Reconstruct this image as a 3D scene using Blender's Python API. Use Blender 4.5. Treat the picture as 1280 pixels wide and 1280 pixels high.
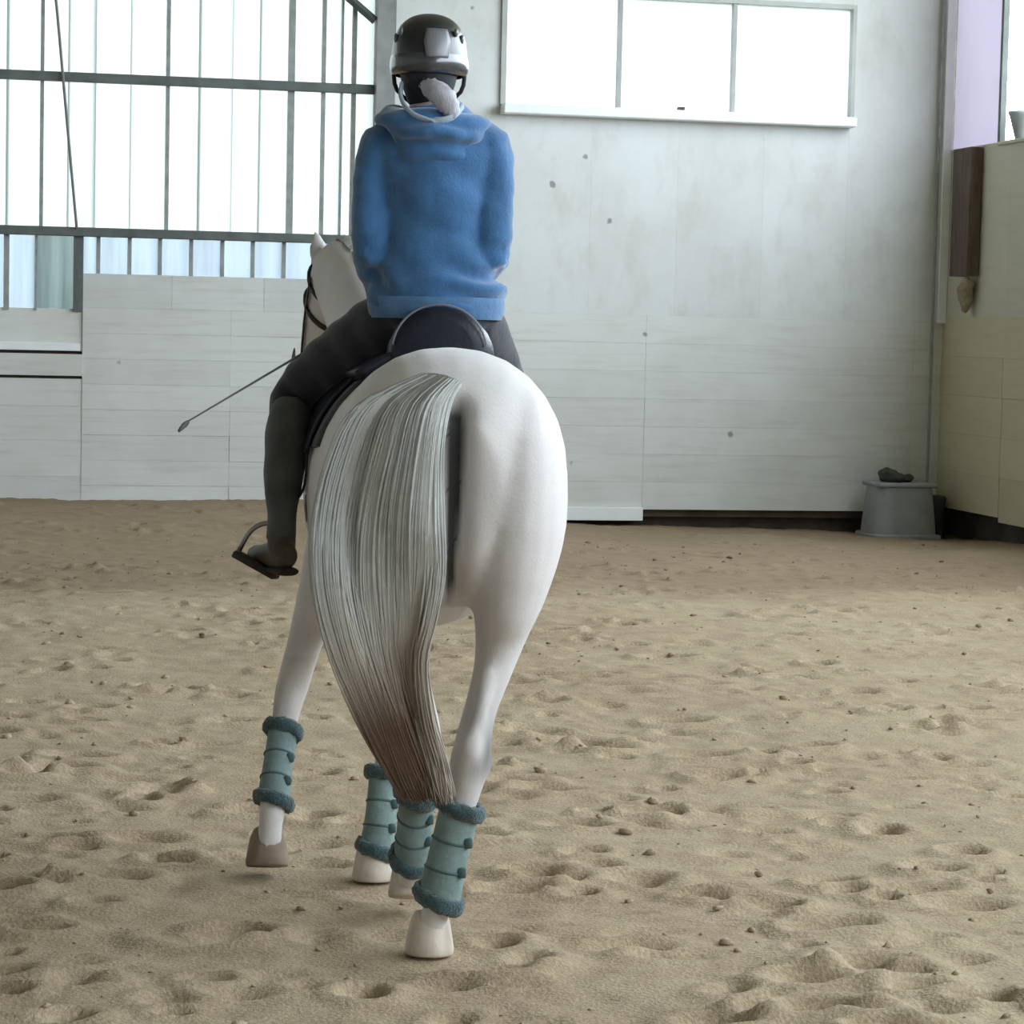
import bpy, bmesh, math, random
import numpy as np
from mathutils import Vector, Matrix, noise
from mathutils.bvhtree import BVHTree

random.seed(7); rng = np.random.default_rng(7)
scene = bpy.context.scene
for o in list(bpy.data.objects): bpy.data.objects.remove(o)
COL = scene.collection

# ------------------------------------------------------------------ camera
# World: Y runs along the hall to the far wall, X to the right, Z up.
F = 3200.0; CAM_H = 1.6
YAW, PITCH, ROLL = math.radians(12), math.atan(229/3200), math.radians(1.3)
R_ = Vector((math.cos(YAW), -math.sin(YAW), 0)); F_ = Vector((math.sin(YAW), math.cos(YAW), 0)); Z_ = Vector((0, 0, 1))
_fwd = F_*math.cos(PITCH) - Z_*math.sin(PITCH); _up0 = F_*math.sin(PITCH) + Z_*math.cos(PITCH)
_rt = R_*math.cos(ROLL) + _up0*math.sin(ROLL); _up = -R_*math.sin(ROLL) + _up0*math.cos(ROLL)
CAMP = Vector((0, 0, CAM_H))
cam_d = bpy.data.cameras.new('camera'); cam = bpy.data.objects.new('camera', cam_d); COL.objects.link(cam)
cam_d.sensor_width = 36; cam_d.lens = F/1280*36; cam_d.clip_end = 300
cam.matrix_world = Matrix.Translation(CAMP) @ Matrix((_rt, _up, -_fwd)).transposed().to_4x4()
scene.camera = cam

# ------------------------------------------------------------------ light and exposure
scene.view_settings.view_transform = 'Standard'; scene.view_settings.look = 'None'
scene.view_settings.gamma = 1; scene.view_settings.use_curve_mapping = False
scene.view_settings.exposure = 1.38
world = bpy.data.worlds.new('overcast_sky'); scene.world = world; world.use_nodes = True
bg = world.node_tree.nodes['Background']; bg.inputs[0].default_value = (0.79, 0.90, 1.0, 1); bg.inputs[1].default_value = 4.4

def portal(name, loc, rot, sx, sy):          # a portal gives no light of its own: it guides the sky light through the open side of the hall
    l = bpy.data.lights.new(name, 'AREA'); l.shape = 'RECTANGLE'; l.size = sx; l.size_y = sy; l.cycles.is_portal = True
    o = bpy.data.objects.new(name, l); COL.objects.link(o); o.location = loc; o.rotation_euler = rot
XR, YW = 8.40, 21.4          # right wall, far wall
XL, YB = -12.0, -14.0        # left wall, near end (open)
HT = 6.2
portal('opening_right_offscreen', (XR+.02, 2.9, 4.6), (0, math.radians(90), 0), 2.7, 33.8)

# ------------------------------------------------------------------ helpers
def local_at(px, py, y):
    d = _fwd + _rt*((px-640)/F) + _up*((640-py)/F)
    k = y/d.dot(F_); d = d*k
    return Vector((d.dot(R_), y, CAM_H+d.z))
def on_far(px, py, Y=YW):
    d = _fwd + _rt*((px-640)/F) + _up*((640-py)/F); p = CAMP + d*(Y/d.y); return p.x, p.z
def on_right(px, py, X=XR):
    d = _fwd + _rt*((px-640)/F) + _up*((640-py)/F); p = CAMP + d*(X/d.x); return p.y, p.z

def tag(o, label=None, cat=None, group=None, kind=None):
    if label: o['label'] = label
    if cat: o['category'] = cat
    if group: o['group'] = group
    if kind: o['kind'] = kind
    return o
def link(name, me, m=None, parent=None, loc=None, rotz=None, smooth=False):
    o = bpy.data.objects.new(name, me); COL.objects.link(o)
    if m is not None and me is not None:
        me.materials.clear(); me.materials.append(m)
    if parent: o.parent = parent
    if loc is not None: o.location = loc
    if rotz is not None: o.rotation_euler = (0, 0, rotz)
    if smooth and me is not None: me.polygons.foreach_set('use_smooth', [True]*len(me.polygons))
    return o
def bm_mesh(bm, name='m'):
    bmesh.ops.recalc_face_normals(bm, faces=bm.faces)
    me = bpy.data.meshes.new(name); bm.to_mesh(me); bm.free(); return me
def add_box(bm, x0, x1, y0, y1, z0, z1, bevel=0):
    ret = bmesh.ops.create_cube(bm, size=1)
    for v in ret['verts']:
        v.co = Vector(((x0+x1)/2+v.co.x*(x1-x0), (y0+y1)/2+v.co.y*(y1-y0), (z0+z1)/2+v.co.z*(z1-z0)))
    if bevel:
        es = {e for v in ret['verts'] for e in v.link_edges}
        bmesh.ops.bevel(bm, geom=list(es), offset=bevel, segments=1, affect='EDGES')
def box_obj(name, b, m, parent=None, bevel=0.0, kind=None):
    bm = bmesh.new(); add_box(bm, *b, bevel=bevel); o = link(name, bm_mesh(bm, name), m, parent)
    if kind: o['kind'] = kind
    return o
def crom(vals, n):
    """Catmull-Rom resample of a list of number tuples, n sub steps each."""
    P = np.array(vals, float); out = []
    for i in range(len(P)-1):
        p0 = P[max(i-1, 0)]; p1 = P[i]; p2 = P[i+1]; p3 = P[min(i+2, len(P)-1)]
        for k in range(n):
            t = k/n
            out.append(.5*((2*p1)+(-p0+p2)*t+(2*p0-5*p1+4*p2-p3)*t*t+(-p0+3*p1-3*p2+p3)*t**3))
    out.append(P[-1]); return out
def loft(bm, rings, seg=20, sub=3, side=(1, 0, 0), power=2.0, cap=True, fixed_normal=None):
    """rings: (x,y,z,a,b): elliptical tube; a along 'side', b along the other axis."""
    R = crom(rings, sub) if sub > 1 else [np.array(r, float) for r in rings]
    side = Vector(side); prev = None; n = len(R); loops = []
    for i, r in enumerate(R):
        c = Vector(r[:3]); t = (Vector(R[min(i+1, n-1)][:3]) - Vector(R[max(i-1, 0)][:3]))
        t = Vector(fixed_normal) if fixed_normal else (t.normalized() if t.length > 1e-9 else Vector((0, 0, 1)))
        s = side - t*side.dot(t); s.normalize(); u = t.cross(s)
        lp = []
        for k in range(seg):
            th = 2*math.pi*k/seg; ca, sa = math.cos(th), math.sin(th)
            ca = math.copysign(abs(ca)**(2/power), ca); sa = math.copysign(abs(sa)**(2/power), sa)
            lp.append(bm.verts.new(c + s*(max(r[3], 1e-4)*ca) + u*(max(r[4], 1e-4)*sa)))
        loops.append(lp)
    for a, b in zip(loops, loops[1:]):
        for k in range(seg): bm.faces.new((a[k], a[(k+1) % seg], b[(k+1) % seg], b[k]))
    if cap:
        bm.faces.new(loops[0][::-1]); bm.faces.new(loops[-1])
def tube(bm, pts, r, seg=8, sub=4, side=(1, 0, 0), r2=None):
    """pts: (x,y,z) or (x,y,z,r)"""
    loft(bm, [tuple(p[:3])+((p[3] if len(p) > 3 else r),)*1+((p[3] if len(p) > 3 else (r2 or r)),) for p in pts], seg, sub, side)
def ellipsoid(bm, c, rad, u=20, v=14, rot=None):
    ret = bmesh.ops.create_uvsphere(bm, u_segments=u, v_segments=v, radius=1)
    M = Matrix.Translation(c) @ (rot.to_4x4() if rot else Matrix.Identity(4)) @ Matrix.Diagonal((*rad, 1))
    for w in ret['verts']: w.co = M @ w.co
def remeshed(bm, voxel, smooth=6, fac=.5):
    me = bm_mesh(bm); o = bpy.data.objects.new('tmp', me); COL.objects.link(o)
    m = o.modifiers.new('r', 'REMESH'); m.mode = 'VOXEL'; m.voxel_size = voxel; m.use_smooth_shade = True
    if smooth:
        s = o.modifiers.new('s', 'SMOOTH'); s.iterations = smooth; s.factor = fac
    dg = bpy.context.evaluated_depsgraph_get(); dg.update()
    out = bpy.data.meshes.new_from_object(o.evaluated_get(dg)); bpy.data.objects.remove(o); bpy.data.meshes.remove(me)
    return out
def verts_np(me):
    a = np.empty(len(me.vertices)*3, np.float32); me.vertices.foreach_get('co', a); return a.reshape(-1, 3)
def normals_np(me):
    a = np.empty(len(me.vertices)*3, np.float32); me.vertices.foreach_get('normal', a); return a.reshape(-1, 3)
def set_verts(me, a): me.vertices.foreach_set('co', np.ascontiguousarray(a, np.float32).ravel()); me.update()
def set_col(me, cols):
    at = me.attributes.new('coat', 'FLOAT_COLOR', 'POINT'); c = np.ones((len(me.vertices), 4), np.float32); c[:, :3] = cols
    at.data.foreach_set('color', c.ravel())
def sstep(a, b, x):
    t = np.clip((x-a)/(b-a), 0, 1); return t*t*(3-2*t)
_perm = rng.random((512, 512)).astype(np.float32)
def vnoise(x, y):
    xi = np.floor(x).astype(int); yi = np.floor(y).astype(int); fx = x-xi; fy = y-yi
    fx = fx*fx*(3-2*fx); fy = fy*fy*(3-2*fy)
    g = lambda i, j: _perm[i & 511, j & 511]
    return (g(xi, yi)*(1-fx)+g(xi+1, yi)*fx)*(1-fy)+(g(xi, yi+1)*(1-fx)+g(xi+1, yi+1)*fx)*fy - .5

class Thing:
    """A thing built in the walking frame (x right, y ahead, z up from the camera's foot), base = its foot point."""
    def __init__(s, name, base, me=None, m=None, smooth=True):
        s.base = Vector(base)
        if me is not None: me.transform(Matrix.Translation(-s.base))
        s.o = link(name, me, m, smooth=smooth and me is not None)
        b = s.base; s.o.location = R_*b.x + F_*b.y + Z_*b.z; s.o.rotation_euler = (0, 0, -YAW)
    def part(s, name, me, m, parent=None, smooth=True):
        if isinstance(me, bmesh.types.BMesh): me = bm_mesh(me, name)
        me.transform(Matrix.Translation(-s.base))
        return link(name, me, m, parent or s.o, smooth=smooth)

# ------------------------------------------------------------------ materials
def new_mat(name):
    m = bpy.data.materials.new(name); m.use_nodes = True; nt = m.node_tree; p = nt.nodes['Principled BSDF']
    return m, nt, p
def N(nt, t, **kw):
    n = nt.nodes.new(t)
    for k, v in kw.items(): setattr(n, k, v)
    return n
def coords(nt, kind='Object', scale=(1, 1, 1)):
    tc = N(nt, 'ShaderNodeTexCoord'); mp = N(nt, 'ShaderNodeMapping'); mp.inputs['Scale'].default_value = scale
    nt.links.new(tc.outputs[kind], mp.inputs[0]); return mp.outputs[0]
def ramp(nt, src, stops):
    r = N(nt, 'ShaderNodeValToRGB'); nt.links.new(src, r.inputs[0]); e = r.color_ramp.elements
    e[0].position, e[0].color = stops[0][0], (*stops[0][1], 1); e[1].position, e[1].color = stops[-1][0], (*stops[-1][1], 1)
    for p, c in stops[1:-1]:
        q = e.new(p); q.color = (*c, 1)
    return r.outputs[0]
def noise_node(nt, vec, scale, detail=4, rough=.55):
    n = N(nt, 'ShaderNodeTexNoise'); n.inputs['Scale'].default_value = scale; n.inputs['Detail'].default_value = detail
    n.inputs['Roughness'].default_value = rough; nt.links.new(vec, n.inputs['Vector']); return n.outputs['Fac']
def mix(nt, fac, a, b, mode='MIX'):
    x = N(nt, 'ShaderNodeMix', data_type='RGBA', blend_type=mode)
    for i, s in ((0, fac), (6, a), (7, b)):
        if isinstance(s, (int, float)): x.inputs[i].default_value = s
        elif isinstance(s, tuple): x.inputs[i].default_value = (*s, 1)
        else: nt.links.new(s, x.inputs[i])
    return x.outputs[2]
def bump(nt, p, src, strength=.3, dist=.01):
    b = N(nt, 'ShaderNodeBump'); b.inputs['Strength'].default_value = strength; b.inputs['Distance'].default_value = dist
    nt.links.new(src, b.inputs['Height']); nt.links.new(b.outputs[0], p.inputs['Normal'])
def simple(name, col, rough=.6, var=.15, scale=12, metal=0, bmp=0, kind='Object', stretch=(1, 1, 1), sheen=0, coat=0, attr=False, bscale=None):
    m, nt, p = new_mat(name); v = coords(nt, kind, stretch); n = noise_node(nt, v, scale)
    lo = tuple(c*(1-var) for c in col); hi = tuple(min(1, c*(1+var)) for c in col)
    c = ramp(nt, n, [(.3, lo), (.7, hi)])
    if attr:
        a = N(nt, 'ShaderNodeAttribute', attribute_name='coat')
        c = mix(nt, 1.0, a.outputs['Color'], ramp(nt, n, [(.3, (1-var,)*3), (.7, (1,)*3)]), 'MULTIPLY')
    nt.links.new(c, p.inputs['Base Color']); p.inputs['Roughness'].default_value = rough; p.inputs['Metallic'].default_value = metal
    p.inputs['Sheen Weight'].default_value = sheen; p.inputs['Coat Weight'].default_value = coat
    p.inputs['Specular IOR Level'].default_value = .3 if not coat else .5
    if bmp: bump(nt, p, noise_node(nt, v, bscale or scale*4), bmp)
    return m
def painted_wood(name, col, grime=(.45, .42, .36), spots=True, amount=.35, grain=(1.0, 1, 14), world=True):
    m, nt, p = new_mat(name); tc = N(nt, 'ShaderNodeNewGeometry'); pos = tc.outputs['Position']
    mp = N(nt, 'ShaderNodeMapping'); mp.inputs['Scale'].default_value = grain; nt.links.new(pos, mp.inputs[0])
    big = noise_node(nt, pos, .9, 5, .6); streak = noise_node(nt, mp.outputs[0], 1.4, 5, .65)
    oi = N(nt, 'ShaderNodeObjectInfo')
    c = mix(nt, ramp(nt, big, [(.38, (amount,)*3), (.62, (0,)*3)]), col, grime)
    c = mix(nt, ramp(nt, streak, [(.30, (amount*.9,)*3), (.50, (0,)*3)]), c, tuple(g*.9 for g in grime))
    tint = ramp(nt, oi.outputs['Random'], [(0, (.93,)*3), (1, (1,)*3)]); c = mix(nt, 1.0, c, tint, 'MULTIPLY')
    if spots:
        vo = N(nt, 'ShaderNodeTexVoronoi'); vo.inputs['Scale'].default_value = 2.1; nt.links.new(pos, vo.inputs['Vector'])
        wob = noise_node(nt, pos, 16, 2)
        ad = N(nt, 'ShaderNodeMath', operation='MULTIPLY_ADD'); nt.links.new(wob, ad.inputs[0]); ad.inputs[1].default_value = .10; nt.links.new(vo.outputs['Distance'], ad.inputs[2])
        c = mix(nt, ramp(nt, ad.outputs[0], [(.088, (.75,)*3), (.115, (0,)*3)]), c, (.16, .16, .16))
    nt.links.new(c, p.inputs['Base Color']); p.inputs['Roughness'].default_value = .6; p.inputs['Specular IOR Level'].default_value = .25
    bump(nt, p, streak, .25, .006); return m
def translucent(name, col, trans=.75, dirt=.25):
    m = bpy.data.materials.new(name); m.use_nodes = True; nt = m.node_tree; nt.nodes.clear()
    out = N(nt, 'ShaderNodeOutputMaterial'); d = N(nt, 'ShaderNodeBsdfDiffuse'); t = N(nt, 'ShaderNodeBsdfTranslucent'); mx = N(nt, 'ShaderNodeMixShader')
    pos = N(nt, 'ShaderNodeNewGeometry').outputs['Position']; mp = N(nt, 'ShaderNodeMapping'); mp.inputs['Scale'].default_value = (9, 1, .5); nt.links.new(pos, mp.inputs[0])
    n = noise_node(nt, mp.outputs[0], 1.0, 4)
    c = ramp(nt, n, [(.35, tuple(x*(1-dirt) for x in col)), (.6, col)])
    nt.links.new(c, d.inputs[0]); nt.links.new(c, t.inputs[0]); mx.inputs[0].default_value = trans
    nt.links.new(d.outputs[0], mx.inputs[1]); nt.links.new(t.outputs[0], mx.inputs[2]); nt.links.new(mx.outputs[0], out.inputs[0]); return m

M = {}
M['white_paint'] = painted_wood('white_paint', (.66, .68, .67))
M['white_plank'] = painted_wood('white_plank', (.68, .69, .67), amount=.30)
M['upper_paint'] = painted_wood('upper_paint', (.66, .68, .67), amount=.30, grain=(3, 1, 1.5))
M['cream_paint'] = painted_wood('cream_paint', (.60, .54, .38), grime=(.48, .42, .29), spots=False, amount=.3)
M['cream_upper'] = painted_wood('cream_upper', (.58, .55, .44), grime=(.46, .43, .33), spots=False, amount=.3)
M['pink_board'] = translucent('pink_sheet', (.46, .425, .475), .7, .08)
M['trim_white'] = simple('trim_white', (.8, .82, .82), .5, .05, 3)
M['steel_grey'] = simple('steel_grey', (.115, .128, .122), .55, .2, 8, metal=.1)
M['steel_post'] = simple('steel_post', (.24, .245, .24), .55, .2, 5)
M['dark_wood_gap_shade'] = simple('dark_wood_gap_shade', (.115, .085, .065), .75, .3, 6, bmp=.3, stretch=(4, 4, .6))  # wood of the sill latch; also the painted shade of the wall gap
M['backing'] = simple('backing', (.09, .07, .055), .9, .3, 5)
M['panel'] = translucent('panel', (.245, .255, .245), .85, .05)
M['panel_clear'] = translucent('panel_clear', (.185, .21, .235), .7, .2)
M['panel_green'] = translucent('panel_green', (.100, .122, .117), .6, .4)
M['batten'] = simple('batten', (.30, .32, .31), .7, .2, 10)
M['glass'] = translucent('frosted_pane', (.62, .63, .64), .9, .03)
M['roof'] = simple('roof', (.50, .49, .46), .6, .1, 2)
M['grey_plastic'] = simple('grey_plastic', (.30, .315, .325), .45, .12, 7)
M['dark_rag'] = simple('dark_rag', (.06, .062, .05), .9, .3, 20, bmp=.5)
M['tan_cloth'] = simple('tan_cloth', (.30, .25, .17), .9, .25, 20, bmp=.5)
M['cable'] = simple('cable', (.18, .185, .18), .6, .1, 10)

# ------------------------------------------------------------------ floor: raked sand
def sand_base(X, Y):
    """broad lie of the sand: banked up at the foot of the far wall on the left, worn lower on the right"""
    t = sstep(17.5, 21.2, Y)
    return t*(.115 - .20*sstep(3.0, 5.6, X) - .05*sstep(6, 8.5, X))
xs = np.concatenate([np.linspace(XL, -1.2, 24)[:-1], np.arange(-1.2, 8.9, .026)]); ys = [YB]
while ys[-1] < 4.9: ys.append(ys[-1]+.6)
ys[-1] = 5.0
while ys[-1] < 21.75: ys.append(ys[-1] + .02 + .0022*max(0, ys[-1]-6))
ys = np.array(ys); GX, GY = np.meshgrid(xs, ys)
fine = sstep(4.8, 5.4, GY)*sstep(-1.3, -.9, GX)
Zs = sand_base(GX, GY) + fine*(.030*vnoise(GX*1.1, GY*.9+40) + .016*vnoise(GX*3.3+9, GY*2.6) + .010*vnoise(GX*9, GY*7+3) + .008*vnoise(GX*25, GY*20))
n_div = 2000
dX = rng.uniform(-.8, 9, n_div); dY = 5.4 + 15.6*rng.random(n_div)**1.25
for i in range(n_div):
    if 17.2 < dY[i] and rng.random() < .55: continue
    r = rng.uniform(.030, .070); dep = rng.uniform(.018, .055)*(1 if rng.random() < .6 else .4)
    ix0, ix1 = np.searchsorted(xs, [dX[i]-3*r, dX[i]+3*r]); iy0, iy1 = np.searchsorted(ys, [dY[i]-3*r, dY[i]+3*r])
    if ix1 <= ix0 or iy1 <= iy0: continue
    ex = rng.uniform(.9, 2.1)
    q = np.sqrt(((GX[iy0:iy1, ix0:ix1]-dX[i])/ex)**2 + (GY[iy0:iy1, ix0:ix1]-dY[i])**2)/r
    Zs[iy0:iy1, ix0:ix1] += dep*(-1.0*np.exp(-(q/.75)**4) + .38*np.exp(-((q-1.45)/.45)**2))
# the hoof prints the horse stands in are trodden flat
for (lx, ly) in ((-.185, 6.43), (-.375, 7.30), (-.25, 6.88), (-.68, 7.33)):
    w = R_*lx + F_*ly; q = np.hypot(GX-w.x, GY-w.y); k = 1-sstep(.10, .28, q)
    Zs = Zs*(1-k) - .004*k
Zg = Zs
me = bpy.data.meshes.new('floor'); ny, nx = GX.shape
vv = np.stack([GX, GY, Zs], -1).reshape(-1, 3).astype(np.float32)
idx = np.arange(ny*nx).reshape(ny, nx); quads = np.stack([idx[:-1, :-1], idx[:-1, 1:], idx[1:, 1:], idx[1:, :-1]], -1).reshape(-1, 4)
me.vertices.add(len(vv)); me.vertices.foreach_set('co', vv.ravel()); me.loops.add(quads.size); me.loops.foreach_set('vertex_index', quads.ravel().astype(np.int32))
me.polygons.add(len(quads)); me.polygons.foreach_set('loop_start', (np.arange(len(quads))*4).astype(np.int32)); me.update(); me.validate()
def sand_material():
    m, nt, p = new_mat('sand'); pos = N(nt, 'ShaderNodeNewGeometry').outputs['Position']
    a = noise_node(nt, pos, .55, 5, .6); b = noise_node(nt, pos, 5, 5, .65); g = noise_node(nt, pos, 90, 2, .6)
    c = ramp(nt, b, [(.32, (.30, .215, .135)), (.52, (.41, .308, .200)), (.72, (.50, .39, .264))])
    c = mix(nt, ramp(nt, a, [(.38, (0,)*3), (.66, (.55,)*3)]), c, (.53, .43, .295))
    c = mix(nt, .35, c, ramp(nt, g, [(.35, (.20, .14, .09)), (.65, (.50, .40, .29))]))
    mp = N(nt, 'ShaderNodeMapping'); mp.inputs['Scale'].default_value = (2.6, 3.6, 1); nt.links.new(pos, mp.inputs[0])      # scattered dark flecks painted in for the shade of divots
    c = mix(nt, ramp(nt, noise_node(nt, mp.outputs[0], 2.2, 5, .62), [(.60, (0,)*3), (.72, (.55,)*3)]), c, (.19, .125, .078))
    # darker band of sand with a wavy edge along the foot of the far wall
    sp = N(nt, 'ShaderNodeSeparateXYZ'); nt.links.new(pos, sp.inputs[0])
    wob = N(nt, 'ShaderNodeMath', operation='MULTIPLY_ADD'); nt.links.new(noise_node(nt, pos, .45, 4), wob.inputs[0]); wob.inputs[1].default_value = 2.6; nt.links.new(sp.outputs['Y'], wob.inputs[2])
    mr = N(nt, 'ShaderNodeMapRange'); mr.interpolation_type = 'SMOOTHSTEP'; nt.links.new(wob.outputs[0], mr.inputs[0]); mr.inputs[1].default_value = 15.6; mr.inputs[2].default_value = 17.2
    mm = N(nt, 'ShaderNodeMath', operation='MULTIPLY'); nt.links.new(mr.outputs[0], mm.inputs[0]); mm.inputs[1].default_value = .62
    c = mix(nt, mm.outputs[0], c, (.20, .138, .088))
    nt.links.new(c, p.inputs['Base Color']); p.inputs['Roughness'].default_value = .95; p.inputs['Specular IOR Level'].default_value = .1
    bump(nt, p, g, .5, .01); return m
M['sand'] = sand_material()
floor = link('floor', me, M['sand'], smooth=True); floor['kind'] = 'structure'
# loose clods
def height(X, Y):
    i = np.clip(np.searchsorted(xs, X), 1, nx-1); j = np.clip(np.searchsorted(ys, Y), 1, ny-1); return Zg[j, i]
ico = bmesh.new(); bmesh.ops.create_icosphere(ico, subdivisions=1, radius=1); iv = np.array([v.co[:] for v in ico.verts]); ifc = np.array([[v.index for v in f.verts] for f in ico.faces]); ico.free()
nC = 1100; cX = rng.uniform(-.6, 8, nC); cY = 5.5 + 14*rng.random(nC)**1.3; cr = .005 + .015*rng.random(nC)**5
V = []; Fc = []
for i in range(nC):
    s = iv*(1+.35*rng.standard_normal((len(iv), 1)))*cr[i]*np.array([1.2, 1, .7]); V.append(s+np.array([cX[i], cY[i], height(cX[i], cY[i])+cr[i]*.3])); Fc.append(ifc+i*len(iv))
me = bpy.data.meshes.new('sand_clods'); me.from_pydata(np.concatenate(V).tolist(), [], np.concatenate(Fc).tolist())
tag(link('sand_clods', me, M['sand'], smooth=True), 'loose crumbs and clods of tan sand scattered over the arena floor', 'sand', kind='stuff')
gm = bmesh.new(); add_box(gm, -80, 80, -80, 120, -.40, -.30); tag(link('ground', bm_mesh(gm), simple('ground', (.25, .27, .16), .9, .2, .3)), kind='structure')

# ------------------------------------------------------------------ hall shell
def X_at(px, py=400): return on_far(px, py)[0]
def Z_at(px, py): return on_far(px, py)[1]
XP = X_at(470, 200)                       # the steel post
x805 = X_at(805, 520); zseam = Z_at(800, 394)
w0, wz0 = on_far(631, 137); w1, wz1 = on_far(1062, 142); wz0 = (wz0+wz1)/2; wzt = Z_at(850, 1)
x_low = X_at(103, 420); z_hi = Z_at(240, 345); z_lo = Z_at(50, 385)
g_mid = Z_at(235, 294); g_top = Z_at(235, 103)
XV0 = XL

wb = bmesh.new()                           # framing behind the boards
add_box(wb, XP, XR+.2, YW+.06, YW+.16, .0, wz0-.05)
add_box(wb, XP, w0-.05, YW+.06, YW+.16, wz0-.05, HT)
add_box(wb, w1+.05, XR+.2, YW+.06, YW+.16, wz0-.05, HT)
add_box(wb, w0-.05, w1+.05, YW+.06, YW+.16, wzt+.05, HT)
add_box(wb, XV0, XP, YW+.06, YW+.16, -.2, z_lo-.05); add_box(wb, x_low, XP, YW+.06, YW+.16, z_lo-.05, z_hi-.03)
add_box(wb, XV0, XR+.2, YW+.16, YW+.20, -.3, .12)
wall_back = link('wall_back', bm_mesh(wb), M['backing']); wall_back['kind'] = 'structure'
def board(x0, x1, z0, z1, m, name='plank', proud=0, parent=wall_back, gap=.004):
    gap *= .12
    return box_obj(name, (x0+gap, x1-gap, YW-proud, YW+.06, z0+gap, z1-gap), m, parent, bevel=.0012)
rr = random.Random(3)
# upper plywood sheets right of the post
sheet_z = [zseam, wz0-.02]
xw = [XP+.02, w0-.02]
board(XP+.06, w0, zseam, HT, M['upper_paint'], 'plywood_sheet', gap=.0015)
k = 4; edges = [w0+(w1-w0)*i/k for i in range(k+1)]
for a, b in zip(edges, edges[1:]): board(a, b, zseam, wz0-.06, M['upper_paint'], 'plywood_sheet', gap=.0008)
board(w0, w1, wzt+.04, HT, M['upper_paint'], 'plywood_sheet', gap=.0015)
board(w1, XR-.10, zseam, HT, M['upper_paint'], 'plywood_sheet', gap=.0015)
# lower kick planks
zb_r = Z_at(950, 638); nz = 7
cuts = [XP+.06, x805, x805+2.44, XR]
for r in range(nz):
    za = zb_r + (zseam-zb_r)*r/nz; zz = zb_r + (zseam-zb_r)*(r+1)/nz
    for a, b in zip(cuts, cuts[1:]): board(a, b, za, zz, M['white_plank'], proud=rr.uniform(.004, .0065), gap=.003)
board(X_at(660, 640), x805+.0, Z_at(750, 650), Z_at(750, 634), M['trim_white'], 'bottom_board', proud=.05)
# left kick wall
nz = 8; zb = .02
for r in range(nz):
    za = zb + (z_hi-.28-zb)*r/nz; zz = zb + (z_hi-.28-zb)*(r+1)/nz
    for a, b in ((x_low, x_low+1.22), (x_low+1.22, XP+.06)): board(a, b, za, zz, M['white_plank'], proud=rr.uniform(.003, .008), gap=.003)
for a, b in ((x_low, X_at(215, 360)), (X_at(215, 360), X_at(330, 360)), (X_at(330, 360), XP)): board(a, b, z_hi-.28, z_hi, M['white_paint'], proud=rr.uniform(.0, .02), gap=.003)
zl = [zb, .30, .60, .88, Z_at(50, 471), Z_at(50, 440), z_lo-.0]
for i, (za, zz) in enumerate(zip(zl, zl[1:])):
    for a, b in ((XV0, -3.0), (-3.0, x_low)): board(a, b, za+(.012 if i in (4, 5) else 0), zz-(.012 if i in (3, 4) else 0), M['white_plank'], proud=(.02 if i == 4 else -.012 if i == 5 else .0), gap=.003)
board(-3, x_low-.02, Z_at(50, 440)+.015, Z_at(50, 428), M['trim_white'], 'ledge_strip', proud=.03)

# translucent sheeting: overlapping ribbed panels on girts
def ribbed(x0, x1, z0, z1, y, m, name):
    bm = bmesh.new(); n = max(5, int((x1-x0)/.035)); prev = None
    for i in range(n+1):
        x = x0+(x1-x0)*i/n; yy = y + .008*math.sin(i/n*2*math.pi*2)
        a = bm.verts.new((x, yy, z0)); b = bm.verts.new((x, yy, z1))
        if prev: bm.faces.new((prev[0], a, b, prev[1]))
        prev = (a, b)
    return link(name, bm_mesh(bm), m, wall_back, smooth=True)
up_px = [-64, -30, 10, 52, 86, 119, 163, 209, 250, 290, 325, 363, 403, 426, 441, 470]
up_x = [XV0, -7, -4, -2, -.8, -.4] + [X_at(p, 200) for p in up_px]
for i, (a, b) in enumerate(zip(up_x, up_x[1:])):
    ribbed(a-.006-.006*(i*7%3), b+.006, g_mid-.02, HT, YW+.05+.014*(i % 2), M['panel'], 'translucent_panel')
lo_px = [-60, -28, 8, 45, 98]
lo_x = [XV0, -6, -3, -.6] + [X_at(p, 330) for p in lo_px]
for i, (a, b) in enumerate(zip(lo_x, lo_x[1:])):
    ribbed(a-.01, b+.01, z_lo-.04, g_mid-.02, YW+.05+.014*(i % 2), M['panel_green' if i == len(lo_x)-2 else 'panel_clear'], 'lower_panel')
lo2 = [98, 123, 162, 200, 239, 278, 316, 355, 392, 430, 470]; lo2x = [X_at(p, 320) for p in lo2]
for i, (a, b) in enumerate(zip(lo2x, lo2x[1:])):
    ribbed(a-.01, b+.01, z_hi-.04, g_mid-.02, YW+.05+.014*(i % 2), M['panel_clear'], 'lower_panel')
def batten(x, z0, z1, w, m=None, y=.0): return box_obj('batten', (x-w/2, x+w/2, YW-.0+y, YW+.035+y, z0, z1), m or M['batten'], wall_back)
for p, w in ((52, .030), (209, .032), (363, .055), (403, .034), (441, .036), (426, .018)): batten(X_at(p, 200), g_mid, HT, w)
for p in lo2[1:-1]: batten(X_at(p, 320), z_hi-.02, g_mid, .032)
for p in (8, 45): batten(X_at(p, 340), z_lo-.02, g_mid, .045 if p == 8 else .02)
box_obj('jamb_post', (X_at(92, 340), X_at(104, 340), YW-.02, YW+.06, z_lo-.02, g_mid), M['steel_grey'], wall_back)
for z, h in ((g_mid, .075), (g_top, .078), (g_top+1.33, .078)):
    box_obj('girt', (XV0, XP, YW-.07, YW+.0, z-h/2, z+h/2), M['steel_grey'], wall_back, bevel=.006)
pb = bmesh.new(); xa, xb = X_at(467, 100), X_at(490, 100)
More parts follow.
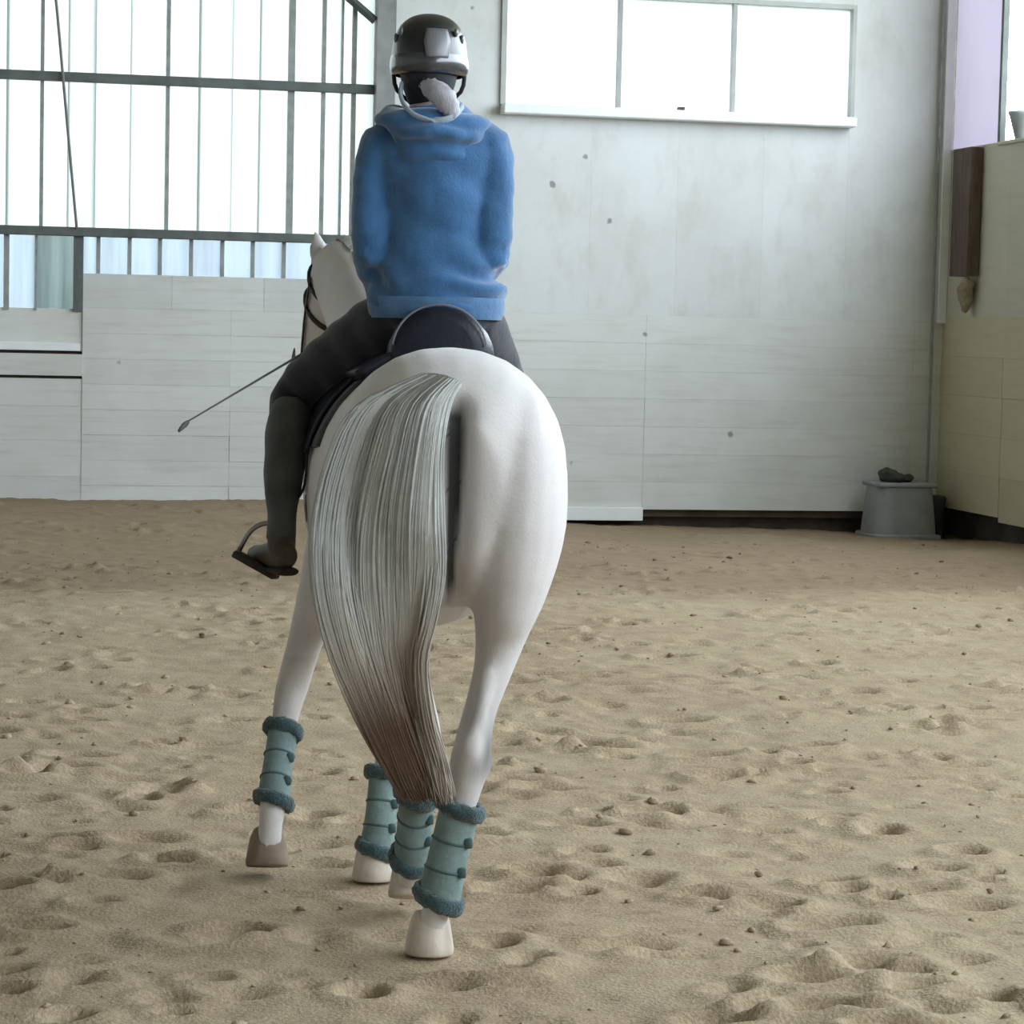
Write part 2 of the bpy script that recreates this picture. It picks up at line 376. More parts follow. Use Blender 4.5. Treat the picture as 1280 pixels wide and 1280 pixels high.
add_box(pb, xa, xb, YW-.17, YW-.16, -.1, HT); add_box(pb, xa, xb, YW-.01, YW+.0, -.1, HT); add_box(pb, (xa+xb)/2-.008, (xa+xb)/2+.008, YW-.16, YW-.01, -.1, HT)
post = box_obj('post_flange_fill', (xa+.0, xa+.02, YW-.16, YW-.01, -.1, HT), M['steel_post'], wall_back); post.name = 'post_lip'
link('steel_post', bm_mesh(pb), M['steel_post'], wall_back)
bb = bmesh.new(); p0 = on_far(430, -8, YW-.1); p1 = on_far(469, 26, YW-.1)
dx = p0[0]-p1[0]; dz = p0[1]-p1[1]
tube(bb, [(p1[0], YW-.1, p1[1]), (p1[0]+dx*3, YW-.1, p1[1]+dz*3)], .035, seg=4, sub=1, side=(0, 1, 0)); link('knee_brace', bm_mesh(bb), M['steel_grey'], wall_back)
# slack cable hanging in front of the sheeting
cb = bmesh.new(); tube(cb, [(*((lambda q: (q[0], YW-.09, q[1]))(on_far(px, py, YW-.09))),) for px, py in ((63, -60), (71, 10), (80, 110), (90, 220), (96, 286))], .012, seg=6)
tag(link('hanging_cable', bm_mesh(cb), M['cable'], smooth=True), 'slack thin cable hanging slantwise before the translucent panels', 'cable')

# window in the far wall
win = link('window_1', None); win['kind'] = 'structure'; win.location = (0, 0, 0)
fr = bmesh.new(); t = .045
add_box(fr, w0-t, w0, YW-.03, YW+.1, wz0, wzt); add_box(fr, w1, w1+t*.7, YW-.03, YW+.1, wz0, wzt)
add_box(fr, w0-t, w1+t*.7, YW-.03, YW+.1, wzt, wzt+t*.8); add_box(fr, w0-t, w1+t*.7, YW-.005, YW+.1, wz0-.05, wz0)
link('window_frame', bm_mesh(fr), simple('frame_grey', (.42, .43, .40), .5, .1, 5), win)
m1, m2 = X_at(775, 70), X_at(918, 70); mg = simple('mullion_grey', (.36, .36, .35), .5, .1, 5)
for mx_ in (m1, m2): box_obj('mullion', (mx_-.016, mx_+.016, YW-.01, YW+.07, wz0, wzt), mg, win)
for a, b in ((w0, m1-.016), (m1+.016, m2-.016), (m2+.016, w1)): box_obj('pane', (a, b, YW+.055, YW+.060, wz0, wzt), M['glass'], win)
sx0, sx1 = X_at(625, 146), X_at(1064, 153)
box_obj('window_sill', (sx0, sx1, YW-.16, YW+.05, wz0-.085, wz0-.0), M['trim_white'], win, bevel=.01)
box_obj('sill_latch', (X_at(843, 140), X_at(851, 140), YW-.13, YW-.08, wz0-.005, wz0+.03), M['dark_wood_gap_shade'], win)

# corner strip
box_obj('trim_1', (XR-.085, XR+.0, YW-.085, YW+.06, zseam-.01, HT), M['trim_white'], None, bevel=.006, kind='structure')
sb = bmesh.new(); tube(sb, [(XR-.115, YW-.05, .2), (XR-.115, YW-.05, 2.5), (XR-.115, YW-.05, HT)], .013, seg=6); link('conduit', bm_mesh(sb), M['batten'], wall_back)

# right wall
y_top, z_par = on_right(1212, 184); y_post = on_right(1254, 90)[0]; zr_seam = on_right(1230, 398)[1]
rb = bmesh.new(); add_box(rb, XR+.05, XR+.15, YB, YW+.1, .10, z_par-.06); add_box(rb, XR+.05, XR+.15, y_post, YW+.1, HT-.2, HT)
add_box(rb, XR+.15, XR+.2, YB, YW+.2, -.3, .2)
wall_right = link('wall_right', bm_mesh(rb), M['backing']); wall_right['kind'] = 'structure'
def rboard(y0, y1, z0, z1, m, name='plank', proud=0, gap=.003):
    gap *= .12
    return box_obj(name, (XR-proud, XR+.05, y0+gap, y1-gap, z0+gap, z1-gap), m, wall_right, bevel=.0012)
zb2 = .12; ycuts = [YB, -6, 0, 6, 10, 13.4, 16.0, 18.6, 20.0, YW-.002]
for i, (a, b) in enumerate(zip(ycuts, ycuts[1:])):
    for r in range(5):
        za = zb2+(zr_seam-zb2)*r/5; zz = zb2+(zr_seam-zb2)*(r+1)/5
        rboard(a, b, za-(.04 if r == 0 and i == 7 else 0), zz, M['cream_paint'], proud=.002+rr.uniform(0, .008))
    if i < 8: rboard(a, min(b, y_top), zr_seam, z_par, M['cream_upper'], 'plywood_sheet', proud=.0, gap=.0015)
rboard(20.0, YW-.002, zr_seam, z_par, M['cream_upper'], 'plywood_sheet', proud=.0, gap=.0015)
box_obj('parapet_cap', (XR-.03, XR+.2, YB, y_post, z_par-.03, z_par), M['cream_upper'], wall_right, bevel=.004)
box_obj('gable_sheet', (XR+.02, XR+.026, y_post, YW-.06, z_par, HT), M['pink_board'], wall_right)
for yy in (y_post, y_post-4.9, y_post-9.8, y_post-14.7, y_post-19.6, y_post-24.5, y_post-29.4): box_obj('opening_post', (XR-.03, XR+.02, yy-.05, yy+.0, z_par, HT), M['steel_grey'], wall_right)
ya, yb = on_right(1192, 260, XR-.1)[0], on_right(1214, 260, XR-.1)[0]
box_obj('gap_shade_strip', (XR-.12, XR-.01, min(ya, yb), max(ya, yb), on_right(1203, 346)[1], z_par-.02), M['dark_wood_gap_shade'], wall_right, bevel=.005)  # dark strip standing in for the shaded gap near the corner

# left wall, ceiling (outside the picture, they close the hall)
lb = bmesh.new(); add_box(lb, XL-.2, XL, YB, YW+.2, -.2, HT); tag(link('wall_left', bm_mesh(lb), M['white_paint']), kind='structure')
cbm = bmesh.new(); add_box(cbm, XL-.3, XR+.25, YB, YW+.2, HT, HT+.12)
ceil = tag(link('ceiling', bm_mesh(cbm), M['roof']), kind='structure')
nb = bmesh.new(); add_box(nb, XL, XR+.2, YB-.15, YB, -.1, HT)
tag(link('wall_near', bm_mesh(nb), M['white_paint']), kind='structure')
# ------------------------------------------------------------------ horse
TR = [  # y, centre z, half width, half height
 (6.235, 1.20, .100, .16), (6.30, 1.205, .205, .245), (6.40, 1.21, .270, .305), (6.55, 1.215, .305, .335), (6.72, 1.20, .305, .338),
 (6.95, 1.15, .312, .355), (7.20, 1.125, .298, .375), (7.42, 1.14, .275, .400), (7.62, 1.165, .235, .365), (7.78, 1.16, .165, .27), (7.86, 1.16, .08, .15)]
SP = [(6.2, -.128), (6.4, -.142), (6.6, -.168), (7.0, -.236), (7.3, -.305), (7.6, -.385), (7.9, -.47)]
def xm(y): return float(np.interp(y, [s[0] for s in SP], [s[1] for s in SP]))
def trunk(y): return [float(np.interp(y, [t[0] for t in TR], [t[i] for t in TR])) for i in (1, 2, 3)]
def spine_side(y):
    d = Vector((xm(y+.1)-xm(y-.1), .2, 0)).normalized(); return Vector((d.y, -d.x, 0))
def around(y, th, off=0.0):
    """point on the barrel at distance y, angle th from the top (positive to the right), pushed out by off"""
    zc, w, h = trunk(y); s = spine_side(y)
    return Vector((xm(y), y, zc)) + s*((w+off)*math.sin(th)) + Vector((0, 0, (h+off)*math.cos(th)))

hb = bmesh.new()
rg = [(xm(y), y, z, w, h) for y, z, w, h in TR]
loft(hb, rg, 28, 3, power=2.15)
# hind quarters
def leg(rings, sub=3, seg=18, power=2.0): loft(hb, rings, seg, sub, power=power)
# right hind, on the ground (trailing)
RH = [(.005, 6.50, 1.40, .07, .12), (.015, 6.46, 1.30, .115, .19), (.012, 6.455, 1.12, .128, .215), (-.003, 6.475, .97, .108, .20), (-.018, 6.50, .84, .072, .160), (-.040, 6.485, .73, .050, .112),
      (-.072, 6.455, .62, .042, .078), (-.088, 6.425, .53, .050, .072), (-.100, 6.425, .45, .045, .060), (-.118, 6.43, .37, .037, .044), (-.140, 6.43, .27, .034, .038), (-.158, 6.425, .18, .042, .048), (-.172, 6.435, .115, .036, .038), (-.182, 6.455, .06, .044, .048)]
leg(RH)
ellipsoid(hb, (-.088, 6.372, .555), (.030, .030, .050)); loft(hb, [(-.050, 6.40, .74, .028, .035), (-.068, 6.375, .64, .018, .022), (-.086, 6.365, .57, .020, .022)], 10, 3)
ellipsoid(hb, (-.125, 6.44, .50), (.022, .03, .04)); ellipsoid(hb, (-.055, 6.44, .50), (.022, .03, .04))
# left hind, swinging forward off the ground
LH = [(-.285, 6.52, 1.40, .07, .12), (-.300, 6.48, 1.30, .11, .18), (-.310, 6.50, 1.12, .125, .215), (-.318, 6.57, .97, .120, .205), (-.312, 6.645, .85, .095, .165), (-.285, 6.67, .74, .070, .118),
      (-.245, 6.665, .63, .050, .080), (-.222, 6.645, .54, .050, .070), (-.225, 6.68, .46, .044, .058), (-.232, 6.72, .38, .037, .044), (-.240, 6.77, .29, .034, .038), (-.246, 6.81, .195, .041, .047), (-.250, 6.85, .14, .036, .038), (-.251, 6.885, .10, .043, .047)]
leg(LH)
ellipsoid(hb, (-.222, 6.592, .565), (.030, .030, .050)); loft(hb, [(-.27, 6.58, .74, .028, .035), (-.238, 6.585, .65, .018, .022), (-.224, 6.588, .58, .020, .022)], 10, 3)
RF = [(-.285, 7.56, 1.12, .09, .16), (-.295, 7.54, .95, .085, .135), (-.305, 7.50, .80, .068, .095), (-.325, 7.46, .63, .052, .066), (-.338, 7.43, .50, .050, .056), (-.343, 7.41, .44, .044, .047), (-.350, 7.375, .33, .034, .037),
      (-.358, 7.335, .21, .036, .041), (-.362, 7.32, .16, .040, .045), (-.368, 7.315, .11, .035, .037), (-.373, 7.31, .06, .043, .046)]
leg(RF)
LF = [(-.500, 7.58, 1.12, .09, .16), (-.525, 7.57, .95, .085, .135), (-.565, 7.57, .80, .068, .095), (-.612, 7.57, .64, .052, .066), (-.640, 7.56, .53, .050, .056), (-.652, 7.52, .47, .044, .047), (-.663, 7.46, .37, .034, .037),
      (-.672, 7.39, .27, .036, .041), (-.675, 7.36, .205, .040, .045), (-.680, 7.34, .14, .035, .037), (-.684, 7.335, .085, .043, .046)]
leg(LF)
# neck and head, bent to the left
NK = [(-.375, 7.52, 1.26, .19, .29), (-.405, 7.70, 1.40, .150, .26), (-.455, 7.88, 1.53, .115, .215), (-.505, 8.03, 1.645, .092, .175), (-.555, 8.16, 1.725, .080, .145), (-.590, 8.25, 1.765, .072, .115)]
loft(hb, NK, 20, 3, side=(1, .15, 0))
HD = [(-.590, 8.23, 1.80, .050, .07), (-.597, 8.29, 1.755, .066, .105), (-.608, 8.36, 1.665, .074, .128), (-.630, 8.42, 1.57, .066, .110), (-.652, 8.47, 1.47, .053, .078), (-.670, 8.505, 1.38, .050, .066), (-.680, 8.52, 1.33, .045, .058), (-.684, 8.525, 1.31, .02, .03)]
HS = (.93, .36, 0)
loft(hb, HD, 18, 3, side=HS)
for c, tp in (((-.633, 8.25, 1.805), (-.650, 8.235, 1.905)), ((-.565, 8.30, 1.815), (-.555, 8.30, 1.90))):
    c = Vector(c); tp = Vector(tp); loft(hb, [(*(c-(tp-c)*.35), .028, .022), (*c, .034, .024), (*(c.lerp(tp, .5)), .031, .017), (*(c.lerp(tp, .85)), .013, .009), (*tp, .003, .003)], 10, 2)
hme = remeshed(hb, .0115, 10, .5)
co = verts_np(hme).astype(float)
# soften: cleft between the buttocks, point of hip, muscle lines
def cleft(co):
    x = co[:, 0]-np.interp(co[:, 1], [s[0] for s in SP], [s[1] for s in SP]); z = co[:, 2]
    k = np.exp(-((x+.010)/.034)**2)*sstep(.80, .95, z)*(1-sstep(1.38, 1.46, z))*(1-sstep(6.30, 6.45, co[:, 1])); return k
kk = cleft(co); co[:, 1] += .055*kk
# hock point and tendon
set_verts(hme, co)
nr = normals_np(hme)
x = co[:, 0]-np.interp(co[:, 1], [s[0] for s in SP], [s[1] for s in SP]); z = co[:, 2]; y = co[:, 1]
base = np.tile(np.array([.73, .69, .685]), (len(co), 1))
nz_ = np.array([noise.fractal(Vector(v)*3.0, 1.0, 2.0, 3) for v in co])
def blend(base, c, k): return base*(1-k[:, None]) + np.array(c)*k[:, None]
base = blend(base, (.60, .58, .555), .5*sstep(-.2, .5, nz_))
base = blend(base, (.50, .42, .34), .45*sstep(.05, .45, nz_)*(z < .62))                     # splashes of dried mud on the legs
kd = np.exp(-((x+.012)/(.010+.016*sstep(.9, 1.35, z)))**4)*sstep(.86, 1.0, z)*(1-sstep(1.36, 1.44, z))*(1-sstep(6.40, 6.52, y))
base = blend(base, (.035, .036, .034), np.clip(1.25*kd, 0, 1))                          # bare dark skin under the dock
hock = np.exp(-((z-.53)/.10)**2)*(1-sstep(6.50, 6.60, y))*sstep(-.125, -.075, co[:, 0])
base = blend(base, (.13, .125, .12), .9*np.clip(hock, 0, 1)*sstep(-.55, -.05, nz_))
muz = sstep(8.45, 8.50, y)*(1-sstep(1.38, 1.46, z)); base = blend(base, (.16, .15, .15), .7*muz)
fet = (1-sstep(.10, .24, z)); base = blend(base, (.66, .62, .57), .6*fet)
set_col(hme, base)
M['coat'] = simple('horse_coat', (.7, .68, .66), .62, .07, 6, attr=True, sheen=.25, bmp=.12, bscale=120)
horse = Thing('horse', (-.30, 6.95, 0), hme, M['coat'])
tag(horse.o, 'white horse walking away, head bent aside, tail swept over one buttock', 'horse')
hbvh = BVHTree.FromPolygons([tuple(c) for c in co], [tuple(p.vertices) for p in hme.polygons])
M['hoof'] = simple('hoof', (.60, .52, .43), .5, .25, 18, stretch=(1, 1, .3)); M['hoof_dirty'] = simple('hoof_dirty', (.27, .20, .145), .8, .25, 18)
def hoof(p, tilt, yaw, m, s=1.0):
    bm = bmesh.new()
    loft(bm, [(0, .035, .105, .040, .042), (0, .028, .085, .050, .054), (0, .020, .055, .056, .060), (0, .012, .015, .063, .067), (0, .010, 0, .060, .064)], 18, 2)
    Mx = Matrix.Translation(p) @ Matrix.Rotation(yaw, 4, 'Z') @ Matrix.Rotation(tilt, 4, 'X') @ Matrix.Scale(s, 4)
    bm.transform(Mx); 
    return horse.part('hoof', bm, m)
hoof(Vector((-.186, 6.44, 0)), math.radians(0), 0, M['hoof'])
hoof(Vector((-.252, 6.90, .045)), math.radians(-12), .05, M['hoof'])
hoof(Vector((-.375, 7.30, 0)), 0, .1, M['hoof'])
hoof(Vector((-.686, 7.325, .03)), math.radians(-10), .1, M['hoof_dirty'])
for s in (-1, 1):
    bm = bmesh.new(); c = Vector((-.612, 8.375, 1.66)) + Vector(HS).normalized()*(.064*s) + Vector((0, .03, 0)); ellipsoid(bm, c, (.02, .02, .018), 12, 8)
    horse.part('eye', bm, simple('eye_%d' % s, (.02, .015, .01), .15, .1, 5, coat=.5))

# hair: bundles of tapered strands
def strand_mesh(paths, r0, r1, cols):
    V, Fc, C = [], [], []; 
    for path, col, rr_ in zip(paths, cols, r0 if hasattr(r0, '__len__') else [r0]*len(paths)):
        P = np.array(path); n = len(P); T = np.gradient(P, axis=0); T /= np.linalg.norm(T, axis=1)[:, None]+1e-9
        S = np.cross(T, [0, 1, 0.2]); S /= np.linalg.norm(S, axis=1)[:, None]+1e-9; U = np.cross(T, S); b = len(V)
        for i in range(n):
            f = i/(n-1); r = rr_*(1-f)**.6*(1)+r1*f if f < 1 else r1*.3; r = max(r, r1*.5)
            for (a, c_) in ((1, 0), (0, .8), (-1, 0), (0, -.8)): V.append(P[i]+S[i]*r*a+U[i]*r*c_); C.append(col[i])
        for i in range(n-1):
            for k in range(4): Fc.append((b+i*4+k, b+i*4+(k+1) % 4, b+(i+1)*4+(k+1) % 4, b+(i+1)*4+k))
    m_ = bpy.data.meshes.new('hair'); m_.from_pydata([tuple(v) for v in V], [], Fc); set_col(m_, np.array(C)); return m_
# tail: guide lines from the right edge to the left edge of the hair, laid over the quarters
G = [[(574, 480), (562, 505), (553, 560), (553, 640), (554, 715), (543, 775), (530, 830), (538, 900), (552, 950), (562, 995)],
     [(566, 474), (540, 505), (528, 565), (520, 640), (518, 715), (516, 775), (512, 830), (522, 900), (538, 955), (550, 998)],
     [(555, 470), (510, 505), (490, 570), (476, 645), (474, 720), (480, 785), (490, 845), (506, 905), (524, 958), (538, 996)],
     [(542, 468), (480, 505), (452, 572), (434, 650), (432, 725), (444, 795), (464, 858), (488, 920), (508, 968), (524, 1000)],
     [(528, 468), (446, 508), (408, 575), (390, 655), (392, 735), (410, 808), (436, 872), (466, 930), (492, 972), (508, 998)]]
Gs = np.array([crom(g, 4) for g in G]); NS = Gs.shape[1]
def tail_pt(t, i):
    q = t*(len(G)-1); a = min(int(q), len(G)-2); f = q-a; return Gs[a, i]*(1-f)+Gs[a+1, i]*f
def surf_y(px, py):
    d = _fwd + _rt*((px-640)/F) + _up*((640-py)/F); dl = Vector((d.dot(R_), d.dot(F_), d.z)).normalized()
    h = hbvh.ray_cast(Vector((0, 0, CAM_H)), dl); return h[0].y if h[0] else None
def tail_path(t, lift, jit, ph):
    out = []; ylast = None; n_ = NS
    ys_ = []
    for i in range(n_):
        f = i/(n_-1); p = tail_pt(min(max(t+.05*math.sin(ph+f*6)*f, 0), 1), i); ys_.append(surf_y(*p))
    # depth: rest on the quarters while they bulge out, then hang
    dep = []; cur = None
    for i in range(n_):
        f = i/(n_-1); yv = ys_[i]; hang = 6.235+.055*f + .03*t
        v = min(yv, hang+.06) if (yv is not None and yv < 6.6) else hang+.02
        dep.append(v)
    dep = np.convolve(np.pad(dep, 3, mode='edge'), np.ones(7)/7, 'valid')
    for i in range(n_):
        f = i/(n_-1); p = tail_pt(t, i); px = p[0] + jit*(4+8*f)*math.sin(ph+f*5); py = p[1]
        d = min(dep[i], (ys_[i] if ys_[i] is not None else 9)) - lift - .018*math.sin(math.pi*min(f*1.6, 1))
        out.append(tuple(local_at(px, py, d)))
    return out
pale = np.array([.68, .69, .67]); cool = np.array([.47, .49, .48]); warm = np.array([.48, .405, .32]); brown = np.array([.15, .088, .058])
def tail_col(t, tone):
    c = []
    for i in range(NS):
        f = i/(NS-1); a = (pale*(1-tone)+cool*tone); k1 = float(sstep(.36, .68, f)); k2 = float(sstep(.58, .78, f))*(.15+.85*float(sstep(.05, .40, t)))
        a = a*(1-.8*k1)+warm*.8*k1; c.append(a*(1-k2)+brown*k2)
    return c
paths, cols, rad = [], [], []
for k in range(950):
    t = random.random(); paths.append(tail_path(t, random.uniform(.001, .010), random.uniform(-.9, .9), random.uniform(0, 6.28)))
    cl = .5+.5*math.sin(t*21+1.3*math.sin(t*9)); cols.append(tail_col(t, min(1, max(0, .22+.55*cl*cl+random.uniform(-.07, .07))))); rad.append(random.uniform(.0018, .0042))
for k in range(len(paths)):
    if random.random() < .75:
        P_ = np.array(paths[k]); C_ = np.array(cols[k]); e_ = random.uniform(.90, 1.035)*(NS-1); q_ = np.linspace(0, e_, NS); i_ = np.clip(q_.astype(int), 0, NS-2); f_ = (q_-i_)[:, None]
        paths[k] = P_[i_]*(1-f_)+P_[i_+1]*f_; cols[k] = C_[i_]*(1-np.clip(f_, 0, 1))+C_[i_+1]*np.clip(f_, 0, 1)
tail_me = strand_mesh(paths, rad, .0012, cols)
# solid core under the strands
tb = bmesh.new(); NT = 15; grid = [[None]*NS for _ in range(NT)]
core_cols = []
for a in range(NT):
    pth = tail_path(a/(NT-1), .0, 0, 0)
    for i in range(NS): grid[a][i] = tb.verts.new(pth[i])
NC = NS-3
for a in range(NT-1):
    for i in range(NC-1): tb.faces.new((grid[a][i], grid[a+1][i], grid[a+1][i+1], grid[a][i+1]))
bmesh.ops.delete(tb, geom=[v for v in tb.verts if not v.link_faces], context='VERTS'); bmesh.ops.solidify(tb, geom=list(tb.faces), thickness=.012)
core = bm_mesh(tb); cc = verts_np(core); fz = np.clip((1.46-cc[:, 2])/1.0, 0, 1)
k1 = sstep(.40, .70, fz)[:, None]; k2 = sstep(.58, .78, fz)[:, None]; c0 = (pale*.5+cool*.5)*(1-.8*k1)+warm*.8*k1; set_col(core, c0*(1-k2)+brown*k2)
M['hair'] = simple('horse_hair', (.6, .6, .58), .8, .12, 30, attr=True, sheen=.1)
tail_o = horse.part('tail', tail_me, M['hair']); horse.part('tail_undercoat', core, M['hair'], tail_o)
# mane: along the crest, falling to the right
mp, mc, mr_ = [], [], []
NKs = crom(NK, 6)
for k in range(150):
    i = random.uniform(8, len(NKs)-2); r = NKs[int(i)]; nxt = NKs[int(i)+1]; f = i-int(i); q = np.array(r)*(1-f)+np.array(nxt)*f
    tdir = (Vector(nxt[:3])-Vector(r[:3])).normalized(); upv = tdir.cross(Vector((1, .15, 0))).normalized(); upv = upv if upv.z > 0 else -upv
    root = Vector(q[:3])+upv*(q[4]*.99); L = random.uniform(.12, .2); pts = []
    for j in range(7):
        g = j/6; pts.append(tuple(root + upv*(.02*math.sin(min(1, g*2.2)*math.pi*.8)) + Vector((1, .1, 0))*(.10*g+.02*math.sin(g*3)) - Vector((0, 0, L*g*g*1.0)) + Vector((0, random.uniform(-.01, .01), 0))))
    mp.append(pts); tone = random.uniform(.3, .5); mc.append([np.array([tone, tone, tone*.93])]*7); mr_.append(random.uniform(.003, .006))
horse.part('mane', strand_mesh(mp, mr_, .001, mc), M['hair'])

# ------------------------------------------------------------------ leg boots
M['boot_shell'] = simple('boot_shell', (.200, .272, .262), .75, .22, 14, bmp=.25, bscale=80)
M['boot_fleece'] = simple('boot_fleece', (.042, .080, .084), .95, .35, 40, bmp=.9, bscale=130, sheen=.4)
M['boot_strap'] = simple('boot_strap', (.07, .12, .12), .6, .2, 20)
def leg_boot(path, label, r_top=.052, r_bot=.056):
    """path: cannon axis, from below the joint to the fetlock, as (x,y,z)"""
    P = [Vector(p) for p in path]; th = Thing('brushing_boot', (P[-1].x, P[-1].y, P[-1].z-.03))
    tag(th.o, label, 'leg boot', 'teal leg boots on the horse')
    n = len(P); bm = bmesh.new()
    loft(bm, [(*p, r_top+(r_bot-r_top)*i/(n-1)-.003*math.sin(math.pi*i/(n-1)), r_top+(r_bot-r_top)*i/(n-1)-.003*math.sin(math.pi*i/(n-1))) for i, p in enumerate(P)], 22, 4)
    th.part('shell', bm, M['boot_shell'])
    def ring(c, tdir, R1, rt, droop=0, bumpy=0):
        bm = bmesh.new(); t = tdir.normalized(); s = Vector((1, 0, 0)); s = (s-t*s.dot(t)).normalized(); u = t.cross(s); NSG, MS = 30, 10; L = []
        for a in range(NSG):
            A = 2*math.pi*a/NSG; rad_ = s*math.cos(A)+u*math.sin(A); lp = []
            for b in range(MS):
                B = 2*math.pi*b/MS; rr2 = rt*(1+bumpy*random.uniform(-1, 1))
                lp.append(bm.verts.new(c + rad_*(R1+rr2*.8*math.cos(B)) + t*(rr2*1.25*math.sin(B)) - t*droop*math.cos(A)))
            L.append(lp)
        for a in range(NSG):
            for b in range(MS): bm.faces.new((L[a][b], L[(a+1) % NSG][b], L[(a+1) % NSG][(b+1) % MS], L[a][(b+1) % MS]))
        return bm
    td = (P[0]-P[1]); tb_ = (P[-2]-P[-1])
    th.part('fleece_cuff', ring(P[0], td, r_top+.004, .017, .006, .16), M['boot_fleece'])
    th.part('fleece_cuff', ring(P[-1], tb_, r_bot+.002, .017, .010, .16), M['boot_fleece'])
    for f in (.36, .68):
        q = f*(n-1); a = min(int(q), n-2); c = P[a].lerp(P[a+1], q-a); R1 = r_top+(r_bot-r_top)*f-.003*math.sin(math.pi*f)+.0012
        st = th.part('strap', ring(c, P[a]-P[a+1], R1, .0028), M['boot_strap'])
        bm = bmesh.new(); cc_ = c+Vector((R1*.80, -R1*.66, 0)); add_box(bm, cc_.x-.011, cc_.x+.011, cc_.y-.009, cc_.y+.009, cc_.z-.013, cc_.z+.013, bevel=.003)
        th.part('strap_tab', bm, M['boot_strap'], st)
def seg_path(R, z0, z1, n=5):
    z = [r[2] for r in R]; return [tuple(np.interp(zz, z[::-1], [r[k] for r in R][::-1]) for k in (0, 1)) + (zz,) for zz in np.linspace(z0, z1, n)]
leg_boot(seg_path(RH, .385, .150), 'teal brushing boot on the planted hind leg, closest to the tail')
leg_boot(seg_path(LH, .365, .165), 'teal brushing boot on the swinging hind leg, half hidden behind the planted one', .049, .052)
leg_boot(seg_path(RF, .300, .090), 'teal brushing boot on the planted foreleg, seen past the hind legs', .046, .050)
leg_boot(seg_path(LF, .405, .215), 'teal brushing boot on the lifted foreleg stepping out to the side', .045, .048)

# ------------------------------------------------------------------ saddle, pad, girth, stirrups
M['black_leather'] = simple('black_leather', (.018, .020, .030), .42, .2, 30, bmp=.15)
M['piping'] = simple('piping', (.22, .22, .26), .5, .1, 20)
M['pad_cloth'] = simple('pad_cloth', (.10, .105, .115), .9, .2, 30, bmp=.3)
M['metal'] = simple('stirrup_metal', (.36, .33, .29), .38, .1, 10, metal=.9)
def barrel_sheet(y0, y1, th0, th1, off, thick, ny_=14, nt=16, yfun=None):
    bm = bmesh.new(); g = []
    for a in range(nt+1):
        th = th0+(th1-th0)*a/nt; row = []
        for b in range(ny_+1):
            f = b/ny_; yy = y0+(y1-y0)*f
            if yfun: yy = yfun(f, a/nt)
            row.append(bm.verts.new(around(yy, th, off)))
        g.append(row)
    for a in range(nt):
        for b in range(ny_): bm.faces.new((g[a][b], g[a][b+1], g[a+1][b+1], g[a+1][b]))
    bmesh.ops.recalc_face_normals(bm, faces=bm.faces); bmesh.ops.solidify(bm, geom=list(bm.faces), thickness=thick); return bm
pad = Thing('saddle_pad', (xm(7.2), 7.2, 1.0)); tag(pad.o, 'dark grey cloth saddle pad lying under the black saddle', 'saddle pad')
pad.part('pad_cloth', barrel_sheet(7.02, 7.52, -1.22, 1.22, .012, .010, 14, 30), M['pad_cloth'])
for yy in (7.02, 7.52):
    bm = bmesh.new(); tube(bm, [tuple(around(yy, -1.22+2.44*k/24, .01)) for k in range(25)], .007, 6, 1, side=(0, 1, 0)); pad.part('binding', bm, M['pad_cloth'])
sad = Thing('saddle', (xm(7.2), 7.2, 1.0)); tag(sad.o, 'black leather saddle with a high rounded cantle behind the rider', 'saddle')
bm = bmesh.new()
xs_ = xm(7.0)+.03
loft(bm, [(xs_, 6.915, 1.535, .090, .085), (xs_, 6.93, 1.535, .125, .122), (xs_, 6.965, 1.53, .142, .128), (xs_, 7.01, 1.52, .148, .112), (xs_-.01, 7.12, 1.505, .14, .085), (xm(7.28), 7.28, 1.51, .12, .085), (xm(7.42), 7.42, 1.53, .095, .10), (xm(7.48), 7.48, 1.53, .05, .07)], 26, 4)
sad.part('seat', bm, M['black_leather'])
bm = bmesh.new(); tube(bm, [(xs_+.128*math.sin(A), 6.925, 1.535+.126*math.cos(A)) for A in np.linspace(-1.45, 1.45, 22)], .0035, 6, 1, side=(0, 1, 0)); sad.part('cantle_piping', bm, M['piping'])
for s in (-1, 1):
    sad.part('panel', barrel_sheet(6.96, 7.45, s*.10, s*.62, .045, .03, 12, 8), M['black_leather'])
    sad.part('flap', barrel_sheet(7.10, 7.52, s*.35, s*1.28, .024, .008, 12, 14, yfun=lambda f, a: 7.13+.07*a+(.36+.02*a)*f), M['black_leather'])
g_ = Thing('girth', (xm(7.32), 7.32, .74)); tag(g_.o, 'black girth strap around the barrel of the horse', 'girth')
g_.part('girth_strap', barrel_sheet(7.27, 7.36, 1.6, 2*math.pi-1.6, .004, .010, 4, 30), M['black_leather'])

